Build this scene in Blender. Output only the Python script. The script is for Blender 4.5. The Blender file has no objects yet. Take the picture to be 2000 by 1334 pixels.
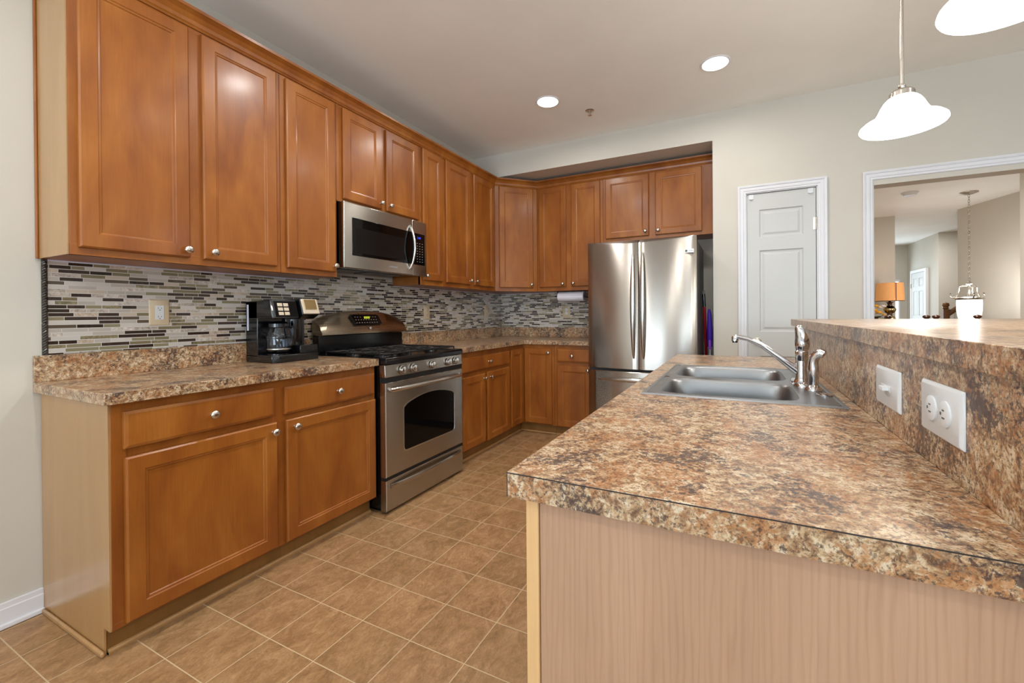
import bpy, math, random
from mathutils import Matrix, Vector
PI = math.pi
random.seed(7)
scene = bpy.context.scene
C = scene.collection

# ------------------------------------------------------------------ camera
cd = bpy.data.cameras.new('camera')
cam = bpy.data.objects.new('camera', cd)
C.objects.link(cam)
R_ = Vector((0.8987982, 0.4382917, -0.0078832))
U_ = Vector((0.0055934, 0.0065151, 0.9999631))
F_ = Vector((-0.4383269, 0.8988092, -0.0034042))
mw = Matrix.Identity(4)
for i in range(3):
    mw[i][0] = R_[i]; mw[i][1] = U_[i]; mw[i][2] = -F_[i]
mw[0][3], mw[1][3], mw[2][3] = 2.506, -0.6455, 1.1692
cam.matrix_world = mw
cd.sensor_width = 36.0
cd.lens = 830.65 * 36 / 2000
cd.shift_x = -(1036.6 - 1000) / 2000
cd.shift_y = (616.2 - 667) / 2000
cd.clip_start = 0.02
scene.camera = cam

# ------------------------------------------------------------------ world, view
scene.view_settings.view_transform = 'Standard'
scene.view_settings.look = 'None'
scene.view_settings.exposure = -0.93
scene.view_settings.gamma = 1.0
scene.view_settings.use_curve_mapping = False
scene.cycles.use_denoising = True
scene.cycles.max_bounces = 10
scene.cycles.diffuse_bounces = 6
scene.cycles.glossy_bounces = 5
scene.cycles.sample_clamp_indirect = 6.0
scene.cycles.blur_glossy = 0.5
world = bpy.data.worlds.new('sky')
scene.world = world
world.use_nodes = True
wb = world.node_tree.nodes['Background']
wb.inputs[0].default_value = (0.62, 0.78, 1.0, 1)
wb.inputs[1].default_value = 1.6


def light(name, kind, loc, energy, color=(1, 1, 1), size=0.1, size_y=None, rot=(0, 0, 0), spread=None, parent=None, radius=None):
    d = bpy.data.lights.new(name, kind)
    d.energy = energy
    d.color = color
    if kind == 'AREA':
        d.size = size
        if size_y:
            d.shape = 'RECTANGLE'; d.size_y = size_y
        else:
            d.shape = 'DISK'
        if spread: d.spread = spread
    elif radius:
        d.shadow_soft_size = radius
    o = bpy.data.objects.new(name, d)
    o.location = loc
    o.rotation_euler = rot
    C.objects.link(o)
    if parent: o.parent = parent
    return o


WARM = (1.0, 0.97, 0.93)
DAY = (0.74, 0.88, 1.0)
# daylight entering by the glazed openings of the rear wall, the right wall and the hall
light('daylight_patio', 'AREA', (1.35, -4.12, 1.15), 250, DAY, 1.9, 2.2, (PI / 2 + 1.0, 0, 0))
light('daylight_rear_window', 'AREA', (4.6, -4.12, 1.55), 270, DAY, 2.2, 1.4, (PI / 2 + 1.0, 0, 0))
light('daylight_right', 'AREA', (6.62, -0.6, 1.5), 50, DAY, 2.4, 1.6, (PI / 2 + 1.0, 0, PI / 2))
light('daylight_hall', 'AREA', (5.6, 12.7, 1.4), 45, DAY, 0.7, 1.8, (-PI / 2, 0, 0))
# recessed ceiling lamps of the same row that lie outside the frame
for lx, ly in ((1.22, 1.14), (1.22, -0.1), (2.38, 1.15), (2.38, -0.1), (1.2, -1.6), (2.4, -1.6), (4.6, -1.4), (4.6, 0.6)):
    light('recessed_lamp_light', 'AREA', (lx, ly, 2.795), 24 if lx < 2 else 7, WARM, 0.14, spread=math.radians(175))
light('hall_fill_light', 'AREA', (5.7, 10.2, 2.78), 60, WARM, 0.3)  # added fill that brightens the hall, no fixture belongs to it
light('dining_fill_light', 'AREA', (4.2, 5.2, 2.78), 110, WARM, 0.3)  # extra unseen fill for the dining room, besides the chandelier

# ------------------------------------------------------------------ node helpers


def lin(c):
    return tuple(((v / 255) / 12.92 if v / 255 <= 0.04045 else ((v / 255 + 0.055) / 1.055) ** 2.4) for v in c) + (1,)


class N:
    def __init__(s, name):
        s.m = bpy.data.materials.new(name)
        s.m.use_nodes = True
        s.t = s.m.node_tree
        s.b = s.t.nodes['Principled BSDF']

    def n(s, kind, **kw):
        nd = s.t.nodes.new('ShaderNode' + kind)
        for k, v in kw.items():
            setattr(nd, k, v)
        return nd

    def link(s, a, b):
        s.t.links.new(a, b)

    def setin(s, sock, v):
        if isinstance(v, bpy.types.NodeSocket): s.link(v, sock)
        elif v is not None: sock.default_value = v

    def math(s, op, a, b=None, c=None):
        nd = s.n('Math', operation=op)
        s.setin(nd.inputs[0], a)
        if b is not None: s.setin(nd.inputs[1], b)
        if c is not None: s.setin(nd.inputs[2], c)
        return nd.outputs[0]

    def coord(s, rnd=False, scale=(1, 1, 1), kind='Object'):
        tc = s.n('TexCoord').outputs[kind]
        if rnd:
            oi = s.n('ObjectInfo').outputs['Random']
            k = s.math('MULTIPLY', oi, 37.0)
            cx = s.n('CombineXYZ')
            s.link(k, cx.inputs[0]); s.link(k, cx.inputs[1]); s.link(s.math('MULTIPLY', oi, 91.0), cx.inputs[2])
            va = s.n('VectorMath', operation='ADD')
            s.link(tc, va.inputs[0]); s.link(cx.outputs[0], va.inputs[1])
            tc = va.outputs[0]
        mp = s.n('Mapping')
        mp.inputs['Scale'].default_value = scale
        s.link(tc, mp.inputs[0])
        return mp.outputs[0]

    def noise(s, vec, scale, detail=4, rough=0.5, dist=0.0):
        nd = s.n('TexNoise')
        s.link(vec, nd.inputs['Vector'])
        nd.inputs['Scale'].default_value = scale
        nd.inputs['Detail'].default_value = detail
        nd.inputs['Roughness'].default_value = rough
        nd.inputs['Distortion'].default_value = dist
        return nd.outputs['Fac']

    def ramp(s, fac, stops, interp='LINEAR'):
        nd = s.n('ValToRGB')
        nd.color_ramp.interpolation = interp
        el = nd.color_ramp.elements
        while len(el) < len(stops): el.new(0.5)
        for e, (p, c) in zip(el, stops):
            e.position = p
            e.color = c if len(c) == 4 else tuple(c) + (1,)
        s.link(fac, nd.inputs[0])
        return nd.outputs[0]

    def mix(s, fac, a, b, mode='MIX'):
        nd = s.n('Mix', data_type='RGBA', blend_type=mode)
        s.setin(nd.inputs[0], fac)
        s.setin(nd.inputs[6], a)
        s.setin(nd.inputs[7], b)
        return nd.outputs[2]

    def bump(s, h, strength=0.2, dist=0.001):
        nd = s.n('Bump')
        nd.inputs['Strength'].default_value = strength
        nd.inputs['Distance'].default_value = dist
        s.link(h, nd.inputs['Height'])
        s.link(nd.outputs[0], s.b.inputs['Normal'])

    def p(s, **kw):
        names = dict(col='Base Color', rough='Roughness', metal='Metallic', coat='Coat Weight', coatr='Coat Roughness',
                     spec='Specular IOR Level', trans='Transmission Weight', em='Emission Color', es='Emission Strength',
                     ior='IOR', aniso='Anisotropic', arot='Anisotropic Rotation', alpha='Alpha', sss='Subsurface Weight', sheen='Sheen Weight')
        for k, v in kw.items():
            s.setin(s.b.inputs[names[k]], v)
        return s


MAT = {}


def plain(name, rgb, rough=0.5, metal=0.0, **kw):
    n = N(name)
    n.p(col=lin(rgb), rough=rough, metal=metal, **kw)
    v = n.noise(n.coord(), 9, 3)
    n.link(n.ramp(v, [(0.3, (rough * 0.9,) * 3), (0.7, (min(1, rough * 1.1),) * 3)]), n.b.inputs['Roughness'])
    MAT[name] = n.m
    return n.m


def wood(name, dark, mid, light_, rough=0.32, coat=0.25, fig=1.0, rnd=True, wave=None, axis=(7, 7, 0.9)):
    n = N(name)
    v = n.coord(rnd, axis)
    big = n.noise(v, 1.0, 3, 0.55, 0.6)
    fine = n.noise(n.coord(rnd, (60, 60, 2.5)), 3.0, 5, 0.6)
    base = n.ramp(big, [(0.30, lin(dark)), (0.52, lin(mid)), (0.72, lin(light_))])
    f = n.ramp(fine, [(0.25, (1 - 0.22 * fig,) * 3), (0.65, (1.0, 1.0, 1.0))])
    col = n.mix(1.0, base, f, 'MULTIPLY')
    if wave:
        w = n.n('TexWave', wave_type='BANDS', bands_direction='X')
        vv = n.coord(rnd, (1.0, 1.0, 0.10))
        nv = n.n('VectorMath', operation='ADD')
        n.link(vv, nv.inputs[0]); nv.inputs[1].default_value = wave
        n.link(nv.outputs[0], w.inputs[0])
        w.inputs['Scale'].default_value = 30
        w.inputs['Distortion'].default_value = 12
        w.inputs['Detail'].default_value = 3
        w.inputs['Detail Scale'].default_value = 0.9
        g = n.ramp(w.outputs['Fac'], [(0.0, (0.93, 0.91, 0.89)), (0.35, (1, 1, 1)), (1.0, (1.01, 1.01, 1.01))])
        col = n.mix(1.0, col, g, 'MULTIPLY')
    n.p(col=col, rough=rough, coat=coat, coatr=0.18, spec=0.35)
    n.bump(fine, 0.06, 0.0006)
    MAT[name] = n.m
    return n.m


wood('honey_maple', (130, 70, 24), (150, 87, 30), (165, 102, 40), 0.36, 0.16, axis=(6, 6, 2.0), fig=0.7)
wood('maple_side_laminate', (164, 124, 78), (170, 129, 82), (176, 135, 88), 0.26, 0.4, 0.35)
wood('birch_panel', (172, 136, 108), (178, 141, 113), (183, 147, 119), 0.45, 0.1, 0.5, rnd=False, wave=(-2.55, 0.3, 0.0))
wood('birch_trim', (208, 166, 112), (214, 172, 120), (218, 178, 126), 0.45, 0.1, 0.4)
wood('toe_maple', (122, 84, 40), (134, 94, 46), (146, 104, 54), 0.4, 0.1, 0.5)
wood('dark_wood', (60, 32, 18), (78, 42, 24), (94, 54, 30), 0.35, 0.3)
wood('stair_oak', (96, 60, 28), (118, 76, 38), (134, 90, 48), 0.35, 0.3)


def laminate():
    n = N('granite_laminate')
    v = n.coord(False, (1, 1, 1))
    a = n.noise(v, 52, 8, 0.72, 0.5)
    b = n.noise(v, 120, 6, 0.72, 0.5)
    c_ = n.noise(v, 100, 7, 0.74, 0.4)
    d = n.noise(v, 10, 4, 0.55, 0.4)
    e = n.noise(n.coord(False, (1.1, 0.9, 1.2)), 13, 4, 0.6)
    base = n.ramp(a, [(0.35, lin((92, 70, 58))), (0.44, lin((146, 114, 84))), (0.52, lin((186, 158, 122))), (0.60, lin((208, 190, 162)))])
    org = n.ramp(n.math('ADD', n.math('MULTIPLY', b, 0.6), n.math('MULTIPLY', e, 0.4)), [(0.49, (0, 0, 0, 1)), (0.56, (1, 1, 1, 1))])
    col = n.mix(n.math('MULTIPLY', org, 0.65), base, lin((168, 108, 58)))
    spk_in = n.math('ADD', n.math('MULTIPLY', c_, 0.60), n.math('MULTIPLY', d, 0.40))
    spk = n.ramp(spk_in, [(0.438, (1, 1, 1, 1)), (0.480, (0, 0, 0, 1))])
    col = n.mix(n.math('MULTIPLY', spk, 0.85), col, lin((56, 44, 46)))
    spk2 = n.ramp(n.noise(v, 230, 4, 0.6), [(0.40, (1, 1, 1, 1)), (0.47, (0, 0, 0, 1))])
    col = n.mix(n.math('MULTIPLY', spk2, 0.6), col, lin((64, 48, 42)))
    n.p(col=col, rough=0.30, spec=0.5, coat=0.15, coatr=0.25)
    n.bump(b, 0.05, 0.0006)
    MAT['laminate'] = n.m


laminate()


def mosaic():
    """rows of thin random-length glass and stone strips"""
    n = N('strip_mosaic')
    tc = n.n('TexCoord').outputs['Object']
    sp = n.n('SeparateXYZ')
    n.link(tc, sp.inputs[0])
    u = n.math('ADD', sp.outputs[0], sp.outputs[1])
    h = 0.0163
    zr = n.math('DIVIDE', sp.outputs[2], h)
    row = n.math('FLOOR', zr)
    fz = n.math('FRACT', zr)
    wn = n.n('TexWhiteNoise', noise_dimensions='1D')
    n.link(row, wn.inputs['W'])
    stretch = n.math('ADD', 10.5, n.math('MULTIPLY', wn.outputs['Value'], 6.0))
    w = n.math('ADD', n.math('MULTIPLY', u, stretch), n.math('MULTIPLY', row, 53.17))
    v1 = n.n('TexVoronoi', voronoi_dimensions='1D', feature='F1')
    v2 = n.n('TexVoronoi', voronoi_dimensions='1D', feature='DISTANCE_TO_EDGE')
    for vv in (v1, v2):
        n.link(w, vv.inputs['W'])
        vv.inputs['Scale'].default_value = 1.0
        vv.inputs['Randomness'].default_value = 0.85
    sc = n.n('SeparateColor')
    n.link(v1.outputs['Color'], sc.inputs[0])
    r1, r2 = sc.outputs[0], sc.outputs[1]
    cols = [(0.0, (204, 198, 190)), (0.22, (184, 176, 166)), (0.38, (196, 182, 164)), (0.46, (140, 132, 104)),
            (0.60, (126, 116, 88)), (0.70, (92, 80, 66)), (0.78, (52, 40, 32)), (0.90, (66, 52, 46))]
    base = n.ramp(r1, [(p_, lin(c_)) for p_, c_ in cols], 'CONSTANT')
    stone = n.noise(n.coord(False, (1, 1, 1)), 55, 5, 0.7, 1.0)
    marb = n.ramp(stone, [(0.35, (0.55, 0.5, 0.48, 1)), (0.65, (1.35, 1.3, 1.25, 1))])
    isst = n.math('GREATER_THAN', r2, 0.62)
    col = n.mix(n.math('MULTIPLY', isst, 0.9), base, n.mix(1.0, base, marb, 'MULTIPLY'))
    gz = n.math('MINIMUM', fz, n.math('SUBTRACT', 1.0, fz))
    gm = n.math('LESS_THAN', gz, 0.085)
    gx = n.math('LESS_THAN', n.math('DIVIDE', v2.outputs['Distance'], stretch), 0.0011)
    g = n.math('MAXIMUM', gm, gx)
    col = n.mix(g, col, lin((204, 200, 194)))
    n.p(col=col, rough=n.math('ADD', 0.16, n.math('MULTIPLY', g, 0.5)), spec=0.6)
    n.bump(n.math('SUBTRACT', 1.0, g), 0.5, 0.001)
    MAT['mosaic'] = n.m


mosaic()


def floor_mat():
    n = N('floor_tile')
    tc = n.n('TexCoord').outputs['Object']
    sp = n.n('SeparateXYZ')
    n.link(tc, sp.inputs[0])
    px, py = 0.2345, 0.2115
    ux = n.math('DIVIDE', n.math('SUBTRACT', sp.outputs[0], 0.7375), px)
    uy = n.math('DIVIDE', n.math('SUBTRACT', sp.outputs[1], 0.3175), py)
    ix, iy = n.math('FLOOR', ux), n.math('FLOOR', uy)
    fx, fy = n.math('FRACT', ux), n.math('FRACT', uy)
    ex = n.math('MULTIPLY', n.math('MINIMUM', fx, n.math('SUBTRACT', 1.0, fx)), px)
    ey = n.math('MULTIPLY', n.math('MINIMUM', fy, n.math('SUBTRACT', 1.0, fy)), py)
    e = n.math('MINIMUM', ex, ey)
    gr = n.math('LESS_THAN', e, 0.0017)
    cx = n.n('CombineXYZ')
    n.link(ix, cx.inputs[0]); n.link(iy, cx.inputs[1])
    wn = n.n('TexWhiteNoise', noise_dimensions='3D')
    n.link(cx.outputs[0], wn.inputs['Vector'])
    off = n.n('VectorMath', operation='SCALE')
    n.link(wn.outputs['Color'], off.inputs[0]); off.inputs['Scale'].default_value = 9.0
    va = n.n('VectorMath', operation='ADD')
    n.link(tc, va.inputs[0]); n.link(off.outputs[0], va.inputs[1])
    mp = n.n('Mapping')
    n.link(va.outputs[0], mp.inputs[0]); mp.inputs['Scale'].default_value = (1.5, 0.9, 1)
    a = n.noise(mp.outputs[0], 11, 8, 0.68, 0.9)
    b = n.noise(mp.outputs[0], 48, 8, 0.75, 1.4)
    base = n.ramp(a, [(0.30, lin((128, 96, 62))), (0.5, lin((152, 117, 80))), (0.70, lin((172, 137, 99)))])
    vein = n.ramp(b, [(0.30, (0.72, 0.69, 0.65, 1)), (0.49, (1, 1, 1, 1)), (0.68, (1.24, 1.23, 1.22, 1))])
    col = n.mix(1.0, base, vein, 'MULTIPLY')
    tint = n.ramp(wn.outputs['Value'], [(0.0, (0.93, 0.94, 0.92, 1)), (1.0, (1.07, 1.04, 1.04, 1))])
    col = n.mix(1.0, col, tint, 'MULTIPLY')
    col = n.mix(gr, col, lin((190, 168, 134)))
    n.p(col=col, rough=0.42, spec=0.45)
    n.bump(b, 0.12, 0.001)
    MAT['floor'] = n.m


floor_mat()


def paint(name, rgb, rough=0.6, amt=0.02):
    n = N(name)
    v = n.coord()
    a = n.noise(v, 2.2, 3)
    c0 = tuple(x * (1 - amt) for x in lin(rgb)[:3]) + (1,)
    c1 = tuple(min(1, x * (1 + amt)) for x in lin(rgb)[:3]) + (1,)
    n.p(col=n.ramp(a, [(0.35, c0), (0.65, c1)]), rough=rough, spec=0.35)
    n.bump(n.noise(v, 260, 2), 0.04, 0.0005)
    MAT[name] = n.m


paint('wall_paint', (201, 196, 185))
paint('ceiling_paint', (248, 248, 244), 0.8)
paint('white_trim', (222, 223, 227), 0.35)
paint('door_white', (198, 199, 196), 0.4)
paint('wood_floor', (150, 110, 70), 0.4)


def steel(name, rgb, rough=0.27, stretch=(1.5, 260, 260), dirz=True):
    n = N(name)
    g = n.noise(n.coord(False, stretch), 1.0, 3, 0.6)
    n.p(col=lin(rgb), metal=1.0, rough=n.ramp(g, [(0.3, (rough * 0.97,) * 3), (0.7, (rough * 1.03,) * 3)]), aniso=0.92, arot=0.25)
    gm = n.n('NewGeometry')
    tg = n.n('VectorMath', operation='CROSS_PRODUCT')
    tg.inputs[0].default_value = (0.02, 0.03, 1)
    n.link(gm.outputs['Normal'], tg.inputs[1])
    n.link(tg.outputs[0], n.b.inputs['Tangent'])
    n.bump(g, 0.010, 0.0003)
    MAT[name] = n.m


steel('stainless', (178, 172, 164), 0.25, (1.2, 1.2, 260))
steel('stainless_warm', (160, 146, 128), 0.27, (1.2, 1.2, 260))
plain('satin_steel', (206, 204, 200), 0.24, 1.0)
plain('nickel', (196, 190, 180), 0.26, 1.0)
plain('chrome', (214, 212, 214), 0.07, 1.0)
plain('sink_steel', (140, 142, 144), 0.36, 1.0)
plain('black_enamel', (10, 10, 12), 0.16)
plain('cast_iron', (24, 22, 21), 0.42)
plain('black_plastic', (12, 13, 16), 0.22, coat=0.4)
plain('black_glass', (6, 5, 6), 0.05, spec=0.22)
plain('oven_mesh', (15, 12, 11), 0.25, spec=0.2)
plain('dark_gap', (10, 9, 9), 0.6)
plain('grey_case', (88, 86, 86), 0.45)
plain('almond_plastic', (204, 186, 156), 0.4)
plain('white_plastic', (216, 220, 222), 0.32)
plain('slot_dark', (96, 94, 94), 0.6)
plain('paper', (232, 232, 240), 0.9)
plain('red_plastic', (150, 12, 32), 0.3)
plain('purple_cloth', (64, 24, 160), 0.6)
plain('violet_plastic', (140, 70, 200), 0.4)
plain('pencil_tile', (66, 60, 54), 0.28)
plain('gold', (190, 168, 120), 0.12, 1.0)
plain('petal_yellow', (238, 170, 40), 0.7)
plain('petal_white', (240, 224, 210), 0.7)
plain('leaf', (40, 62, 28), 0.6)
plain('silver_button', (196, 182, 160), 0.35, 0.3)
plain('mark_grey', (150, 150, 150), 0.5)
plain('caulk', (206, 208, 222), 0.5)
plain('dark_seam', (40, 30, 26), 0.6)


def emit(name, rgb, strength, base=(240, 235, 225)):
    n = N(name)
    n.p(col=lin(base), rough=0.4, em=lin(rgb), es=strength)
    MAT[name] = n.m


emit('lamp_lens', (255, 240, 220), 14)
emit('opal_glass', (255, 246, 232), 22)
emit('bowl_glass', (255, 246, 232), 3.2)
emit('display_blue', (60, 80, 255), 2.5, (10, 10, 20))
emit('display_green', (220, 230, 60), 1.6, (10, 10, 10))


def glass(name, rgb=(255, 255, 255), rough=0.0):
    n = N(name)
    n.p(col=lin(rgb), rough=rough, trans=1.0, ior=1.45)
    MAT[name] = n.m


glass('clear_glass', (225, 232, 240))
n = N('lampshade_linen')
wv = n.noise(n.coord(False, (20, 20, 160)), 2.0, 4, 0.6)
n.p(col=lin((210, 150, 92)), rough=0.9, em=n.ramp(wv, [(0.35, lin((226, 128, 50))), (0.65, lin((246, 190, 130)))]), es=0.5)
MAT['lampshade'] = n.m

# ------------------------------------------------------------------ mesh helpers


class M:
    def __init__(s, T=None):
        s.v = []; s.f = []; s.T = T

    def add(s, vs, fs):
        o = len(s.v)
        s.v += [tuple(s.T @ Vector(v)) if s.T else tuple(v) for v in vs]
        s.f += [[i + o for i in f] for f in fs]
        return s

    def box(s, x0, x1, y0, y1, z0, z1):
        vs = [(x, y, z) for z in (z0, z1) for y in (y0, y1) for x in (x0, x1)]
        return s.add(vs, [(0, 2, 3, 1), (4, 5, 7, 6), (0, 1, 5, 4), (2, 6, 7, 3), (0, 4, 6, 2), (1, 3, 7, 5)])

    def rings(s, loops, cap0=True, cap1=True, closed=True):
        n_ = len(loops[0]); vs = [p for l in loops for p in l]; fs = []
        for k in range(len(loops) - 1):
            for i in range(n_ if closed else n_ - 1):
                j = (i + 1) % n_
                fs.append((k * n_ + i, k * n_ + j, (k + 1) * n_ + j, (k + 1) * n_ + i))
        if cap0: fs.append(tuple(reversed(range(n_))))
        if cap1: fs.append(tuple((len(loops) - 1) * n_ + i for i in range(n_)))
        return s.add(vs, fs)

    def prism(s, poly, z0, z1):
        return s.rings([[(x, y, z0) for x, y in poly], [(x, y, z1) for x, y in poly]])

    def lathe(s, prof, c=(0, 0, 0), axis='Z', seg=24, sx=1.0):
        loops = []
        for r, h in prof:
            l = []
            for i in range(seg):
                a = 2 * PI * i / seg
                p, q = r * math.cos(a) * sx, r * math.sin(a)
                if axis == 'Z': l.append((c[0] + p, c[1] + q, c[2] + h))
                elif axis == '-Y': l.append((c[0] + p, c[1] - h, c[2] + q))
                elif axis == 'X': l.append((c[0] + h, c[1] + p, c[2] + q))
                elif axis == '-Z': l.append((c[0] + q, c[1] + p, c[2] - h))
            loops.append(l)
        return s.rings(loops)

    def tube(s, pts, r, seg=12, up=(0, 0, 1), ry=None):
        pts = [Vector(p) for p in pts]
        if not hasattr(r, '__len__'): r = [r] * len(pts)
        if ry is None: ry = r
        elif not hasattr(ry, '__len__'): ry = [ry] * len(pts)
        loops = []; u = Vector(up)
        for i, p in enumerate(pts):
            d = (pts[min(i + 1, len(pts) - 1)] - pts[max(i - 1, 0)]).normalized()
            a = d.cross(u)
            if a.length < 1e-3: a = d.cross(Vector((1, 0, 0.1)))
            a.normalize(); b = a.cross(d).normalized()
            loops.append([tuple(p + a * (r[i] * math.cos(2 * PI * k / seg)) + b * (ry[i] * math.sin(2 * PI * k / seg))) for k in range(seg)])
        return s.rings(loops)

    def cyl(s, c, r, h, axis='Z', seg=24):
        return s.lathe([(r, 0), (r, h)], c, axis, seg)

    def ball(s, c, r, seg=16, sz=1.0):
        prof = [(max(1e-4, r * math.sin(PI * k / 10)), -r * sz * math.cos(PI * k / 10)) for k in range(11)]
        return s.lathe(prof, c, 'Z', seg)

    def build(s, name, mat, parent=None, smooth=False, bevel=0.0, label=None, loc=None, rotz=0, bseg=2):
        me = bpy.data.meshes.new(name)
        me.from_pydata(s.v, [], s.f)
        me.update()
        import bmesh
        bm = bmesh.new(); bm.from_mesh(me)
        bmesh.ops.recalc_face_normals(bm, faces=bm.faces)
        bm.to_mesh(me); bm.free()
        me.materials.append(MAT[mat] if isinstance(mat, str) else mat)
        o = bpy.data.objects.new(name, me)
        C.objects.link(o)
        if parent: o.parent = parent
        if loc: o.location = loc
        o.rotation_euler[2] = rotz
        if bevel:
            b = o.modifiers.new('bevel', 'BEVEL'); b.width = bevel; b.segments = bseg; b.limit_method = 'ANGLE'; b.angle_limit = math.radians(35)
        if smooth or bevel:
            for p in me.polygons: p.use_smooth = True
            me.set_sharp_from_angle(angle=math.radians(38))
        if label: o['label'] = label
        return o


def thing(name, label, cat, loc=(0, 0, 0), rotz=0, group=None):
    o = bpy.data.objects.new(name, None)
    o.empty_display_size = 0.1
    C.objects.link(o)
    o.location = loc; o.rotation_euler = (0, 0, rotz)
    o['label'] = label; o['category'] = cat
    if group: o['group'] = group
    return o


def tag(o, label, cat, group=None):
    o['label'] = label; o['category'] = cat
    if group: o['group'] = group
    return o


def struct(o, label=None):
    o['kind'] = 'structure'
    if label: o['label'] = label
    return o


def dup(root, loc, rotz=None, label=None):
    def cp(o, par):
        c = o.copy(); C.objects.link(c)
        if par: c.parent = par
        for ch in list(o.children): cp(ch, c)
        return c
    r = cp(root, None)
    r.location = loc
    if rotz is not None: r.rotation_euler = (0, 0, rotz)
    if label: r['label'] = label
    return r


def text(s, name, mat, parent, loc, rot, size, label=None):
    cu = bpy.data.curves.new(name, 'FONT')
    cu.body = s; cu.size = size; cu.extrude = 0.0004; cu.align_x = 'CENTER'; cu.align_y = 'CENTER'
    cu.materials.append(MAT[mat])
    tmp = bpy.data.objects.new(name, cu)
    C.objects.link(tmp)
    bpy.context.view_layer.update()
    me = bpy.data.meshes.new_from_object(tmp.evaluated_get(bpy.context.evaluated_depsgraph_get()))
    bpy.data.objects.remove(tmp)
    o = bpy.data.objects.new(name, me)
    C.objects.link(o)
    o.parent = parent; o.location = loc; o.rotation_euler = rot
    return o


# ------------------------------------------------------------------ room shell
ZC = 2.806
XR, Y1, Y2 = 2.325, 3.14, 3.696
m = M(); m.box(-0.2, 6.7, -4.3, 6.2, -0.1, 0); fl = struct(m.build('floor', 'floor'))
m = M(); m.box(-0.2, 8.2, 6.2, 13.2, -0.1, 0); struct(m.build('floor_hall', 'wood_floor'))
m = M(); m.box(-0.2, 8.2, -4.3, 13.2, ZC, ZC + 0.12); struct(m.build('ceiling', 'ceiling_paint'))
m = M(); m.box(-0.12, 0, -4.2, Y2 + 0.12, 0, ZC); struct(m.build('wall_left', 'wall_paint'))
# back wall: alcove, header over it, pantry door opening, dining opening
D0, D1, DT = 2.566, 3.042, 2.110     # door opening
O0, OT = 3.372, 2.064                # wide opening
m = M()
m.box(0, XR + 0.1, Y2, Y2 + 0.12, 0, ZC)                       # alcove back
m.box(XR, XR + 0.1, Y1, Y2, 0, ZC)                             # alcove right return
m.box(0, XR, Y1, Y2, 2.575, ZC)                                # soffit
m.box(XR + 0.1, D0, Y1, Y1 + 0.12, 0, ZC)
m.box(D0, D1, Y1, Y1 + 0.12, DT, ZC)
m.box(D1, O0, Y1, Y1 + 0.12, 0, ZC)
m.box(O0, 5.3, Y1, Y1 + 0.12, OT, ZC)
m.box(5.3, 6.72, Y1, Y1 + 0.12, 0, ZC)
struct(m.build('wall_back', 'wall_paint'))
m = M()
m.box(6.6, 6.72, -4.2, -1.9, 0, ZC); m.box(6.6, 6.72, 0.7, Y1, 0, ZC)
m.box(6.6, 6.72, -1.9, 0.7, 0, 0.65); m.box(6.6, 6.72, -1.9, 0.7, 2.35, ZC)
struct(m.build('wall_right', 'wall_paint'))
m = M()
m.box(-0.12, 0.35, -4.2, -4.08, 0, ZC); m.box(0.35, 2.35, -4.2, -4.08, 2.25, ZC); m.box(2.35, 3.45, -4.2, -4.08, 0, ZC)
m.box(3.45, 5.75, -4.2, -4.08, 0, 0.8); m.box(3.45, 5.75, -4.2, -4.08, 2.3, ZC); m.box(5.75, 6.72, -4.2, -4.08, 0, ZC)
struct(m.build('wall_rear', 'wall_paint'))


def win(name, x0, x1, z0, z1, y, cols, rows, rot=None):
    m = M()
    m.box(x0, x1, y, y + 0.05, z0, z0 + 0.06); m.box(x0, x1, y, y + 0.05, z1 - 0.06, z1)
    m.box(x0, x0 + 0.06, y, y + 0.05, z0, z1); m.box(x1 - 0.06, x1, y, y + 0.05, z0, z1)
    for k in range(1, cols): m.box(x0 + (x1 - x0) * k / cols - 0.02, x0 + (x1 - x0) * k / cols + 0.02, y + 0.01, y + 0.04, z0, z1)
    for k in range(1, rows): m.box(x0, x1, y + 0.015, y + 0.035, z0 + (z1 - z0) * k / rows - 0.012, z0 + (z1 - z0) * k / rows + 0.012)
    o = m.build(name, 'white_trim')
    return struct(o)


win('window_1', 0.35, 2.35, 0.0, 2.25, -4.14, 2, 1)
win('window_2', 3.45, 5.75, 0.8, 2.3, -4.14, 3, 2)
o = win('window_3', -1.3, 1.3, 0.65, 2.35, 0, 3, 2); o.location = (6.68, -0.6, 0); o.rotation_euler[2] = PI / 2

# pantry closet and dining room walls
m = M()
m.box(XR + 0.1, XR + 0.16, Y1 + 0.12, 4.1, 0, ZC); m.box(XR + 0.1, 3.31, 4.1, 4.16, 0, ZC); m.box(3.25, 3.31, Y1 + 0.12, 8.68, 0, ZC)
struct(m.build('wall_pantry', 'wall_paint'))
m = M()
m.box(3.2, 4.937, 8.68, 8.8, 0, ZC)
struct(m.build('wall_dining_far', 'wall_paint'))
m = M(); m.box(4.817, 4.937, 8.8, 12.9, 0, ZC); struct(m.build('wall_hall_left', 'wall_paint'))
m = M()
m.prism([(5.71, 8.59), (5.99, 7.59), (6.36, 6.25), (6.48, 6.28), (6.11, 7.62), (5.83, 8.62)], 0, ZC)
struct(m.build('wall_dining_right', 'wall_paint'))
m = M(); m.box(5.436, 6.72, 6.13, 6.25, 0, ZC); m.box(6.6, 6.72, Y1 + .12, 6.13, 0, ZC); struct(m.build('wall_dining_near', 'wall_paint'))
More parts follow.
